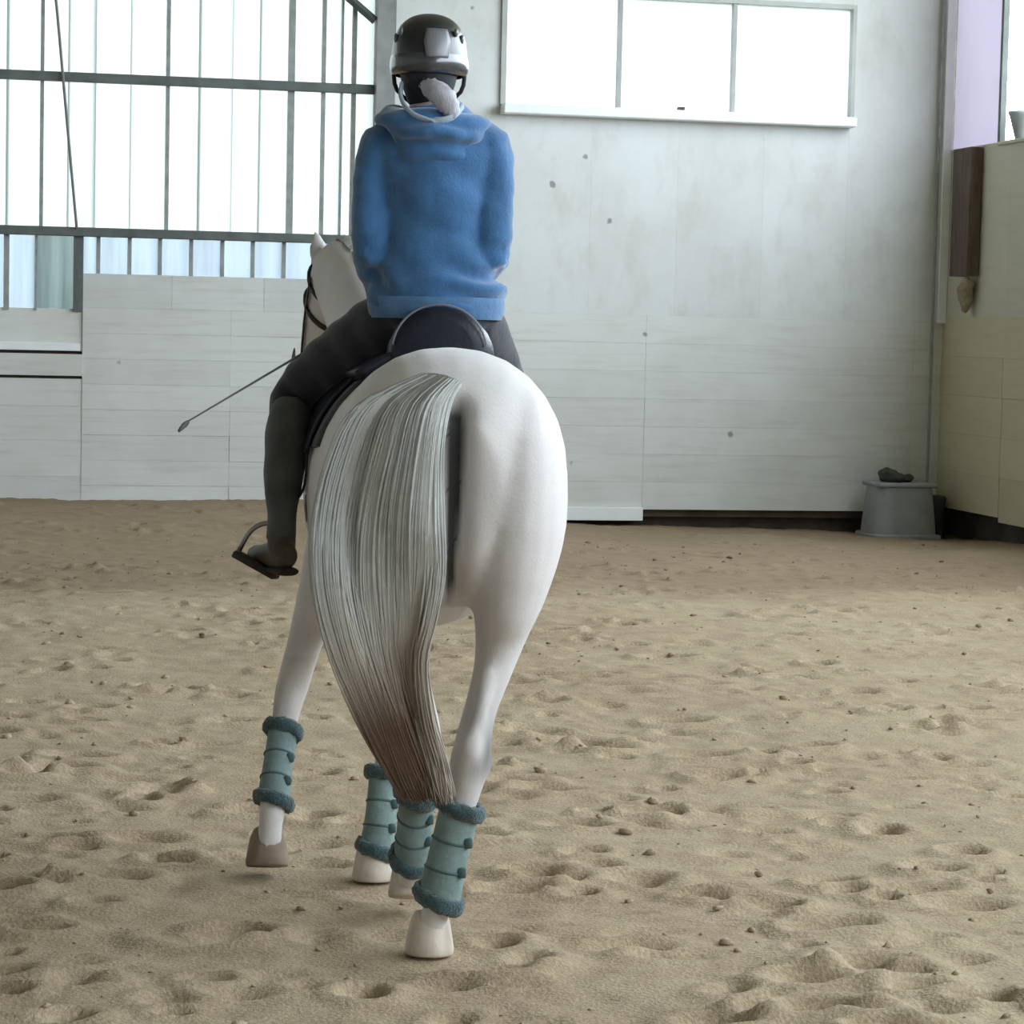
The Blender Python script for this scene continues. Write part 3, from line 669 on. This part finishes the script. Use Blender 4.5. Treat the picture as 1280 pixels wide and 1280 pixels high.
def stirrup(ctr, dirx, dirup, label, top, via):
    """iron hanging from the leather: arch + wide tread"""
    X = Vector(dirx).normalized(); U = Vector(dirup); U = (U-X*U.dot(X)).normalized(); Yv = U.cross(X); c = Vector(ctr)
    th = Thing('stirrup', c); tag(th.o, label, 'stirrup', 'stirrups of the saddle')
    w, h = .064, .125; bm = bmesh.new(); pts = []
    for k in range(15):
        A = math.pi*k/14; pts.append(c + X*(w*math.cos(A)) + U*(.045+(h-.045)*math.sin(A)))
    tube(bm, [tuple(c+X*w-U*.0)]+[tuple(p) for p in pts]+[tuple(c-X*w)], .0075, 8, 1, side=tuple(Yv)); th.part('arch', bm, M['metal'])
    bm = bmesh.new(); add_box(bm, -w-.006, w+.006, -.026, .026, -.012, .008, bevel=.004); bm.transform(Matrix.Translation(c) @ Matrix((X, Yv, U)).transposed().to_4x4()); tr = th.part('tread', bm, simple('tread_rubber', (.05, .04, .03), .8, .2, 40, bmp=.4))
    bm = bmesh.new(); ellipsoid(bm, c+X*(-w if X.x > 0 else w)+U*.004, (.011, .011, .011), 10, 8); th.part('tread_end', bm, M['metal'])
    bm = bmesh.new(); tp = Vector(top); e = c+U*h; tube(bm, [tuple(e)]+[tuple(m_) for m_ in via]+[tuple(tp)], .012, 6, 3, side=(0, 1, 0), r2=.004)
    th.part('stirrup_leather', bm, M['black_leather'])
a, b = local_at(293, 690, 7.20), local_at(348, 721, 7.16); sc = (a+b)/2
top = local_at(334, 648, 7.19)
stirrup(sc, b-a, Vector((.30, 0, 1)), 'metal stirrup holding the boot on the side of the bent neck', around(7.26, -1.0, .020), [Vector((-.610, 7.19, 1.10)), around(7.22, -1.5, .008), around(7.24, -1.25, .014)])
stirrup(Vector((.038, 7.34, .905)), (1, .2, 0), (-.1, 0, 1), 'metal stirrup on the far side, hidden behind the croup', around(7.28, 1.0, .020), [Vector((.028, 7.31, 1.08)), around(7.26, 1.5, .008), around(7.27, 1.25, .014)])

# ------------------------------------------------------------------ bridle
br = Thing('bridle', (-.64, 8.36, 1.3)); tag(br.o, 'dark brown leather bridle on the horse head', 'bridle')
M['bridle'] = simple('bridle_leather', (.035, .028, .020), .5, .25, 30)
HDs = crom(HD, 6)
def head_ring(fi, off):
    q = fi*6; i = int(q); f = q-i; r = np.array(HDs[i])*(1-f)+np.array(HDs[min(i+1, len(HDs)-1)])*f
    t = (Vector(HDs[min(i+1, len(HDs)-1)][:3])-Vector(HDs[max(i-1, 0)][:3])).normalized(); s = Vector(HS); s = (s-t*s.dot(t)).normalized(); u = t.cross(s)
    return lambda A: Vector(r[:3])+s*((r[3]+off)*math.cos(A))+u*((r[4]+off)*math.sin(A))
def strap(pts, name, r=.011, r2=.003, closed=False, parent=None):
    bm = bmesh.new(); loft(bm, [(*p, r2, r) for p in pts], 8, 2, side=(1, .1, 0)); return br.part(name, bm, M['bridle'], parent)
for nm, fi in (('noseband', 4.0), ('browband', 1.25), ('throat_latch', 2.1)):
    h = head_ring(fi, .004); bm = bmesh.new(); tube(bm, [tuple(h(2*math.pi*k/24)) for k in range(25)], .009, 6, 1, side=(0, 0, 1), r2=.006); br.part(nm, bm, M['bridle'])
for A in (math.pi, 0):
    strap([head_ring(f, .006)(A) for f in (1.0, 1.8, 2.6, 3.4, 4.2, 4.8)], 'cheekpiece', .011, .004)
for A, s in ((math.pi, -1), (0, 1)):
    c = head_ring(4.9, .014)(A); bm = bmesh.new(); tube(bm, [(c.x+.006*s, c.y+.028*math.cos(B), c.z+.028*math.sin(B)) for B in np.linspace(0, 2*math.pi, 17)], .004, 6, 1, side=(1, 0, 0)); br.part('bit_ring', bm, M['metal'])
HL, HR = Vector((-.375, 7.46, 1.655)), Vector((-.225, 7.50, 1.655))     # the rider's fists
bl = head_ring(4.9, .016)(math.pi); br_ = head_ring(4.9, .016)(0)
def rein(pts, nm='rein'):
    bm = bmesh.new(); loft(bm, [(*p, .003, .009) for p in pts], 6, 5, side=(1, 0, 0)); br.part(nm, bm, M['bridle'])
rein([bl, local_at(368, 438, 8.25), local_at(367, 470, 8.0), Vector((-.56, 7.75, 1.50)), Vector((-.45, 7.58, 1.60)), HL+Vector((0, .02, 0))])
rein([br_, Vector((-.53, 8.2, 1.48)), Vector((-.36, 7.85, 1.56)), HR+Vector((0, .02, 0))])
rein([HL, Vector((-.35, 7.60, 1.56)), Vector((-.29, 7.60, 1.56)), HR], 'rein')

# ------------------------------------------------------------------ rider
pb_ = bmesh.new()
HX, HY = -.256, 7.115     # head axis
loft(pb_, [(-.222, 7.09, 1.62, .13, .09), (-.222, 7.09, 1.70, .145, .10), (-.226, 7.09, 1.85, .145, .10), (-.230, 7.09, 2.00, .165, .11), (-.233, 7.09, 2.10, .165, .095), (-.240, 7.09, 2.17, .10, .07), (-.248, 7.095, 2.22, .056, .058), (-.252, 7.105, 2.28, .054, .058)], 24, 3)
loft(pb_, [(HX, HY+.01, 2.215, .045, .060), (HX, HY+.015, 2.25, .062, .085), (HX, HY+.01, 2.31, .074, .098), (HX, HY, 2.37, .076, .100), (HX, HY, 2.42, .060, .080), (HX, HY, 2.44, .03, .04)], 20, 3)
loft(pb_, [(HX, HY+.098, 2.345, .009, .008), (HX, HY+.112, 2.32, .012, .012), (HX, HY+.118, 2.300, .017, .016), (HX, HY+.100, 2.292, .012, .008)], 10, 2)          # nose
ellipsoid(pb_, (HX, HY+.095, 2.262), (.025, .012, .009), 10, 6)                                        # mouth
for s in (-1, 1): ellipsoid(pb_, (HX+s*.078, HY-.005, 2.315), (.010, .018, .030), 10, 8)               # ears
ARM = {-1: [(-.375, 7.09, 2.095), (-.400, 7.07, 1.96), (-.402, 7.045, 1.815), (-.392, 7.22, 1.725), (-.380, 7.385, 1.665)],
        1: [(-.092, 7.09, 2.095), (-.075, 7.07, 1.96), (-.075, 7.055, 1.815), (-.125, 7.24, 1.725), (-.205, 7.415, 1.665)]}
for s, a in ARM.items():
    rs = [.048, .038, .029, .027, .025]; loft(pb_, [(*p, r, r) for p, r in zip(a, rs)], 14, 3)
    W = Vector(a[-1]); Hn = HL if s < 0 else HR; d = (Hn-W).normalized(); side = Vector((s, 0, 0)); side = (side-d*side.dot(d)).normalized(); up = Vector((0, 0, 1)); up = (up-d*up.dot(d)).normalized()
    # palm stands upright (thumb on top), fingers curl inward round the rein
    pc = W+d*.055; loft(pb_, [(*(W-d*.01), .022, .026), (*(W+d*.03), .020, .038), (*(W+d*.075), .017, .042), (*(W+d*.09), .013, .038)], 14, 2, side=tuple(side))
    inn = -side
    for fi, (hh, L) in enumerate(((.030, 1.0), (.010, 1.08), (-.010, 1.02), (-.029, .84))):
        k0 = W+d*.082+up*hh; k1 = k0+d*.026*L+inn*.012; k2 = k1+inn*.024*L-d*.010; k3 = k2-d*.026*L+inn*.004
        loft(pb_, [(*(k0-d*.02), .009, .009), (*k0, .0092, .0092), (*k1, .0088, .0088), (*k2, .0082, .0082), (*k3, .0065, .0065)], 8, 2, side=(0, 0, 1))
    t0 = W+d*.030+up*.030; loft(pb_, [(*t0, .012, .012), (*(t0+d*.030+up*.012+inn*.014), .0105, .0105), (*(t0+d*.058+up*.008+inn*.026), .008, .008)], 8, 3, side=tuple(side))
LEGS = {-1: [(-.305, 7.10, 1.635), (-.475, 7.245, 1.525), (-.628, 7.365, 1.405), (-.645, 7.29, 1.30), (-.648, 7.20, 1.14), (-.643, 7.135, 1.015)],
         1: [(-.145, 7.10, 1.635), (-.085, 7.27, 1.53), (-.015, 7.42, 1.40), (.025, 7.36, 1.29), (.042, 7.28, 1.13), (.042, 7.23, 1.005)]}
FEET = {-1: ((-.618, 7.075, .945), (-.722, 7.29, .945)), 1: ((.035, 7.18, .93), (.045, 7.41, .955))}
for s, l in LEGS.items():
    loft(pb_, [(*p, r, r) for p, r in zip(l, (.066, .062, .046, .044, .042, .030))], 16, 3)
    h, t = FEET[s]; h = Vector(h); t = Vector(t); loft(pb_, [(*(h.lerp(t, .12)+Vector((0, 0, .02))), .016, .02), (*(h.lerp(t, .3)+Vector((0, 0, .015))), .022, .024), (*h.lerp(t, .7), .026, .016), (*h.lerp(t, .92), .020, .010)], 12, 2)
pme = remeshed(pb_, .0075, 3, .4)
M['skin'] = simple('skin', (.58, .38, .29), .5, .08, 20)
person = Thing('person', (-.235, 7.1, 1.6), pme, M['skin'])
tag(person.o, 'rider in blue hoodie, dark breeches and black helmet, seen from behind', 'person')
for s in (-1, 1):
    bm = bmesh.new(); ellipsoid(bm, (HX+s*.032, HY+.083, 2.333), (.013, .010, .008), 10, 8); person.part('eye', bm, simple('eyes_%d' % s, (.75, .74, .72), .2, .05, 5))
# hoodie
hd = bmesh.new()
loft(hd, [(-.223, 7.09, 1.640, .182, .142), (-.223, 7.09, 1.665, .190, .150), (-.223, 7.09, 1.72, .180, .146), (-.225, 7.09, 1.80, .163, .138), (-.228, 7.09, 1.90, .155, .132), (-.230, 7.09, 2.00, .168, .132), (-.232, 7.09, 2.08, .185, .120), (-.235, 7.09, 2.13, .158, .105), (-.240, 7.09, 2.175, .105, .085), (-.245, 7.09, 2.205, .078, .075)], 30, 3)
for s, a in ARM.items():
    loft(hd, [(*p, r*1.02, r*1.06) for p, r in zip([(a[0][0]-s*.06, a[0][1], a[0][2]-.01)]+a, (.062, .068, .058, .054, .045, .036))], 18, 4)
hmesh = remeshed(hd, .0075, 4, .5)
def wrinkle(me, amp, fn):
    c = verts_np(me).astype(float); n = normals_np(me); d = np.array([fn(Vector(v)) for v in c]); set_verts(me, c+n*d[:, None]*amp)
def hood_w(v):
    k = max(0, 1-abs(v.z-1.72)/.16); torso = 1 if abs(v.x+.225) < .19 else .4
    fold = math.sin(v.z*66 + 12*(v.x+.22) + 6.5*noise.noise(Vector((v.x*6, v.y*5, v.z*5))))*(.35+1.3*abs(noise.noise(Vector((v.x*9+3, v.y*6, v.z*5)))))
    drape = math.sin(38*(abs(v.x+.232)*.8+v.z*.6)+2.5*noise.noise(v*6))
    return .014*k*fold*(1 if torso == 1 else .25) + .004*noise.noise(v*9) + .006*noise.noise(Vector((v.x*12, v.y*10, v.z*22))) + .003*drape*max(0, min(1, (v.z-1.85)*8))*torso
wrinkle(hmesh, 1.0, hood_w)
M['hoodie'] = simple('hoodie_blue', (.048, .150, .33), .85, .25, 9, bmp=.25, bscale=140, sheen=.5)
M['hoodie_rib'] = simple('hoodie_rib', (.085, .19, .36), .85, .2, 14, bmp=.3, sheen=.4)
hoodie = person.part('hoodie', hmesh, M['hoodie'])
bm = bmesh.new(); loft(bm, [(-.223, 7.09, 1.622, .181, .140), (-.223, 7.09, 1.640, .188, .148), (-.223, 7.09, 1.668, .190, .150), (-.223, 7.09, 1.682, .186, .146)], 36, 3, cap=False); person.part('hem_band', bm, M['hoodie_rib'], hoodie)
for s, a in ARM.items():
    w, e = Vector(a[-1]), Vector(a[-2]); d = (w-e).normalized(); bm = bmesh.new(); loft(bm, [(*(w-d*.05), .037, .038), (*(w-d*.03), .039, .040), (*(w-d*.005), .034, .035)], 16, 2, cap=False); person.part('cuff', bm, M['hoodie_rib'], hoodie)
# hood lying on the upper back
hd2 = bmesh.new()
arc = []
for A in np.linspace(-2.35, 2.35, 17):
    k = math.cos(A/2)**2; arc.append((-.240+.112*math.sin(A), 7.085-.078*math.cos(A)-.030*k, 2.185-.045*k-.012*math.sin(A), .020+.022*k, .030+.030*k))
loft(hd2, arc, 14, 2, side=(0, -.55, 1))
bmx = [(-.305, 7.0, 2.15, .02, .02), (-.245, 6.965, 2.095, .030, .045), (-.19, 6.985, 2.135, .02, .02)]
ellipsoid(hd2, (-.236, 6.998, 2.100), (.105, .045, .085))
hh = remeshed(hd2, .007, 5, .5); wrinkle(hh, 1.0, lambda v: .006*math.sin(v.z*110+18*abs(v.x+.236)) + .005*noise.noise(v*18))
person.part('hood', hh, M['hoodie'], hoodie)
M['lining'] = simple('lining_pale', (.38, .46, .54), .8, .12, 20, sheen=.3)
bm = bmesh.new(); q = [local_at(px, py, d) for px, py, d in ((502, 106, 7.05), (501, 120, 6.99), (508, 135, 6.958), (522, 146, 6.940), (545, 151, 6.936), (566, 146, 6.950), (578, 133, 6.99))]
loft(bm, [(*p, .006, .011) for p in q], 8, 4); person.part('hood_lining', bm, M['lining'], hoodie)
# hair: dark under the helmet, pale tied ponytail
M['dark_hair'] = simple('hair_net', (.022, .022, .028), .6, .3, 40); M['pale_hair'] = simple('pale_hair', (.50, .49, .55), .5, .2, 60, stretch=(1, 1, .3), bmp=.3)
bm = bmesh.new(); loft(bm, [(HX, HY-.025, 2.20, .050, .050), (HX, HY-.025, 2.25, .070, .076), (HX, HY-.015, 2.31, .083, .098), (HX, HY-.01, 2.36, .085, .10)], 20, 3); person.part('hair', remeshed(bm, .008, 3), M['dark_hair'])
bm = bmesh.new(); q = [local_at(px, py, d) for px, py, d in ((529, 104, 7.015), (540, 110, 6.975), (553, 121, 6.955), (562, 134, 6.950), (566, 147, 6.955))]
loft(bm, [(*p, a, b) for p, a, b in zip(q, (.014, .028, .032, .028, .014), (.012, .022, .026, .022, .010))], 14, 4, side=(1, 0, .6)); hm_ = bm_mesh(bm); wrinkle(hm_, 1, lambda v: .003*math.sin((v.x-v.z*.6)*420)); person.part('ponytail', hm_, M['pale_hair'])
bm = bmesh.new(); q0 = local_at(532, 106, 7.0); ellipsoid(bm, q0, (.018, .014, .018), 12, 8); person.part('hair_tie', bm, M['dark_hair'])
# helmet
M['helmet'] = simple('helmet_black', (.016, .018, .020), .35, .2, 8, coat=.35); M['helmet_band'] = simple('helmet_band', (.055, .057, .062), .25, .15, 12, coat=.6)
M['helmet_silver'] = simple('helmet_silver', (.20, .20, .22), .4, .1, 12, metal=.3)
bm = bmesh.new(); prof = [(2.300, 1.0), (2.325, 1.02), (2.36, 1.0), (2.395, .93), (2.425, .78), (2.445, .55), (2.455, .28), (2.457, .05)]
loft(bm, [(HX, HY+.008, z_, .103*k_, .132*k_) for z_, k_ in prof], 32, 3); hel = person.part('helmet', bm, M['helmet'])
bm = bmesh.new(); loft(bm, [(HX, HY+.008, 2.288, .094, .122), (HX, HY+.008, 2.296, .106, .136), (HX, HY+.008, 2.320, .109, .139), (HX, HY+.008, 2.340, .106, .136)], 32, 2, cap=False)
person.part('rim_band', bm, M['helmet_band'], hel)
bm = bmesh.new(); loft(bm, [(HX, HY+.11, 2.325, .085, .012), (HX, HY+.16, 2.318, .075, .009), (HX, HY+.19, 2.310, .045, .006)], 16, 2, side=(1, 0, 0)); person.part('visor', bm, M['helmet'], hel)
bm = bmesh.new(); pr = crom([(z_, k_) for z_, k_ in prof[1:-1]], 4); gA = []
for (z_, k_) in pr:
    row = []
    for A in np.linspace(-.36, .36, 7): wd = A*(.55+.45*(1-abs(z_-2.37)/.09)); row.append(bm.verts.new((HX+.103*k_*1.025*math.sin(wd+.25), HY+.008-.132*k_*1.025*math.cos(wd+.25), z_+.002)))
    gA.append(row)
for a_, b_ in zip(gA[:9], gA[1:10]):
    for k_ in range(6): bm.faces.new((a_[k_], a_[k_+1], b_[k_+1], b_[k_]))
bmesh.ops.recalc_face_normals(bm, faces=bm.faces); bmesh.ops.solidify(bm, geom=list(bm.faces), thickness=.003); person.part('vent_panel', bm, M['helmet_silver'], hel)
for s in (-1, 1):
    for i, (A, z_) in enumerate(((1.15, 2.385), (.85, 2.40))):
        bm = bmesh.new(); k_ = .96; c = Vector((HX+s*.103*k_*math.sin(A), HY+.008-.132*k_*math.cos(A), z_)); ellipsoid(bm, c, (.006, .008, .012 if i else .014), 10, 8); person.part('vent_slot', bm, M['helmet_silver'], hel)
    bm = bmesh.new(); tube(bm, [(HX+s*.098, HY+.02, 2.30), (HX+s*.088, HY+.03, 2.25), (HX+s*.03, HY+.06, 2.205)], .006, 6, 3); person.part('chin_strap', bm, M['dark_hair'], hel)
# breeches
bq = bmesh.new()
loft(bq, [(-.222, 7.085, 1.585, .125, .105), (-.222, 7.085, 1.61, .165, .135), (-.222, 7.09, 1.66, .172, .132), (-.222, 7.09, 1.71, .165, .12)], 24, 3)
for s, l in LEGS.items(): loft(bq, [(*p, r, r*1.03) for p, r in zip(l[:4], (.100, .088, .066, .056))], 20, 4)
bme = remeshed(bq, .0085, 6, .5); wrinkle(bme, 1, lambda v: .004*noise.noise(v*12)+.0025*math.sin(v.x*60+v.z*40))
M['breeches'] = simple('breeches_dark', (.022, .022, .034), .8, .25, 12, bmp=.2, sheen=.3)
person.part('breeches', bme, M['breeches'])
M['chaps'] = simple('half_chap', (.095, .100, .098), .65, .25, 10, bmp=.2); M['shoe'] = simple('paddock_boot', (.085, .068, .048), .55, .25, 14, bmp=.15); M['sole'] = simple('boot_sole', (.035, .03, .024), .8, .2, 14)
for s, l in LEGS.items():
    bm = bmesh.new(); k_ = Vector(l[2]).lerp(Vector(l[3]), .45); loft(bm, [(*k_, .062, .066), (*l[3], .062, .068), (*Vector(l[3]).lerp(Vector(l[4]), .5), .060, .068), (*l[4], .052, .060), (*Vector(l[4]).lerp(Vector(l[5]), .6), .042, .048), (*l[5], .041, .046), (l[5][0], l[5][1], l[5][2]-.02, .043, .048)], 20, 4)
    cm = remeshed(bm, .008, 3); wrinkle(cm, 1, lambda v: .004*noise.noise(v*14)); person.part('half_chap', cm, M['chaps'])
    h, t = Vector(FEET[s][0]), Vector(FEET[s][1]); an = Vector(l[5]); bm = bmesh.new(); dd = (t-h).normalized(); sd = Vector((dd.y, -dd.x, 0)).normalized()
    loft(bm, [(*an, .040, .045), (*an.lerp(h.lerp(t, .22), .5), .040, .05), (*(h.lerp(t, .22)+Vector((0, 0, .01))), .036, .055)], 16, 3)
    loft(bm, [(*(h-dd*.012+Vector((0, 0, .015))), .022, .026), (*(h+dd*.02+Vector((0, 0, .012))), .034, .040), (*(h.lerp(t, .4)+Vector((0, 0, .008))), .036, .042), (*(h.lerp(t, .75)+Vector((0, 0, -.002))), .043, .032), (*t, .036, .024), (*(t+dd*.018), .016, .012)], 16, 3, side=tuple(sd))
    sh = person.part('paddock_boot', remeshed(bm, .007, 3), M['shoe'])
    bm = bmesh.new(); loft(bm, [(*(h-dd*.016+Vector((0, 0, -.030))), .026, .012), (*(h+dd*.03+Vector((0, 0, -.032))), .036, .014), (*(h.lerp(t, .4)+Vector((0, 0, -.034))), .034, .009), (*(h.lerp(t, .75)+Vector((0, 0, -.034))), .044, .008), (*(t+Vector((0, 0, -.026))), .036, .007), (*(t+dd*.018+Vector((0, 0, -.022))), .016, .006)], 14, 2, side=tuple(sd)); person.part('boot_sole', bm, M['sole'], sh)
# whip
wt = local_at(236, 526, 6.98); wm = local_at(356, 455, 7.26); wh = HL+Vector((.0, .05, .03))
wdir = (wm-wt).normalized(); wh = wm + wdir*((HL-wm).dot(wdir)+.05)
whip = Thing('dressage_whip', wh); tag(whip.o, 'thin dark dressage whip slanting back from the rider hand', 'whip')
bm = bmesh.new(); tube(bm, [(*wh, .0045), (*wh.lerp(wt, .5), .0038), (*wt, .0022)], .004, 8, 2, side=(0, 0, 1)); whip.part('shaft', bm, M['cable'])
bm = bmesh.new(); tube(bm, [(*(wh+wdir*.08), .009), (*wh, .009), (*(wh-wdir*.12), .008)], .009, 8, 2, side=(0, 0, 1)); whip.part('grip', bm, M['black_leather'])
bm = bmesh.new(); tube(bm, [(*wt, .003), (*(wt-wdir*.015+Vector((0, 0, -.004))), .008), (*(wt-wdir*.04+Vector((0, 0, -.012))), .004)], .006, 8, 2, side=(0, 0, 1)); whip.part('lash', bm, M['cable'])

# ------------------------------------------------------------------ things along the walls
def ground_z(x, y): return float(height(x, y))
# grey tub against the far wall
bx0, bx1 = on_far(1083, 640, YW-.40)[0], on_far(1163, 640, YW-.40)[0]; bx = (bx0+bx1)/2; bw = (bx1-bx0)/2; by = YW-.40; gz = ground_z(bx, by)
zt = on_far(1120, 603, by)[1]
tub = link('feed_tub', None); tub.location = (bx, by, gz); tag(tub, 'grey plastic tub with dark rags on top by the corner', 'tub')
bm = bmesh.new(); H = zt-gz
loft(bm, [(0, 0, -.02, bw, .25), (0, 0, .02, bw, .25), (0, 0, H*.5, bw*.93, .235), (0, 0, H-.02, bw*.86, .215), (0, 0, H, bw*.86, .215)], 32, 1, power=5)
link('tub_body', bm_mesh(bm), M['grey_plastic'], tub, smooth=False)
bm = bmesh.new(); add_box(bm, -bw*.9, bw*.9, -.23, .23, H-.035, H+.005, bevel=.012); link('rim', bm_mesh(bm), M['grey_plastic'], tub)
bm = bmesh.new(); add_box(bm, -bw*1.02, bw*1.02, -.265, .265, -.01, .04, bevel=.012); link('base_rim', bm_mesh(bm), M['grey_plastic'], tub)
bm = bmesh.new(); ellipsoid(bm, (-.03, 0, H+.035), (.16, .12, .045)); ellipsoid(bm, (-.11, 0, H+.07), (.08, .08, .05)); rg_ = remeshed(bm, .012, 3); wrinkle(rg_, 1, lambda v: .022*noise.noise(v*16))
rag = link('rag_heap', rg_, M['dark_rag'], None, smooth=True); rag.location = (bx, by, gz); tag(rag, 'dark bundle of rags lying on the grey tub', 'rags')
# dark bin beside it
cx = on_far(1172, 640, YW-.30)[0]; cz = ground_z(cx, YW-.3)
bm = bmesh.new(); loft(bm, [(0, 0, -.02, .085, .10), (0, 0, .30, .075, .09), (0, 0, .34, .085, .10), (0, 0, .36, .085, .10)], 20, 1); bn = link('bin', None); bn.location = (cx, YW-.25, cz)
link('bin_body', bm_mesh(bm), simple('dark_bin', (.06, .06, .065), .6, .2, 10), bn, smooth=True); bm = bmesh.new(); loft(bm, [(0, 0, .355, .088, .102), (0, 0, .375, .07, .085), (0, 0, .38, .01, .01)], 20, 1); link('bin_lid', bm_mesh(bm), M['dark_rag'], bn, smooth=True)
tag(bn, 'slim dark bin squeezed between the grey tub and the cream wall', 'bin')
# bunched tan cloth under the dark strip that paints a shaded gap
yc, zc_ = on_right(1203, 366, XR-.1); bm = bmesh.new(); ellipsoid(bm, (0, 0, 0), (.06, .10, .12)); ellipsoid(bm, (0, -.05, .06), (.05, .08, .07)); ellipsoid(bm, (0, .0, -.10), (.04, .06, .08))
rg_ = remeshed(bm, .012, 3); wrinkle(rg_, 1, lambda v: .02*noise.noise(v*15)); rg2 = link('cloth_bundle', rg_, M['tan_cloth'], None, smooth=True); rg2.location = (XR-.075, yc, zc_); tag(rg2, 'bunched tan cloth hanging on the cream wall below a dark strip of painted shade', 'cloth')
# grey bucket standing on the parapet
yb_, zb_ = on_right(1279, 170, XR+.06); pk = link('bucket', None); pk.location = (XR+.06, yb_-.02, z_par+.002); bm = bmesh.new()
loft(bm, [(0, 0, 0, .075, .075), (0, 0, .19, .125, .125), (0, 0, .20, .135, .135), (0, 0, .225, .135, .135)], 24, 1); link('bucket_body', bm_mesh(bm), M['grey_plastic'], pk, smooth=True)
bm = bmesh.new(); tube(bm, [(0, .135*math.cos(A), .21+.11*math.sin(A)) for A in np.linspace(0, math.pi, 13)], .004, 6, 1, side=(1, 0, 0)); link('handle', bm_mesh(bm), M['metal'], pk); tag(pk, 'grey bucket standing on top of the cream side wall', 'bucket')
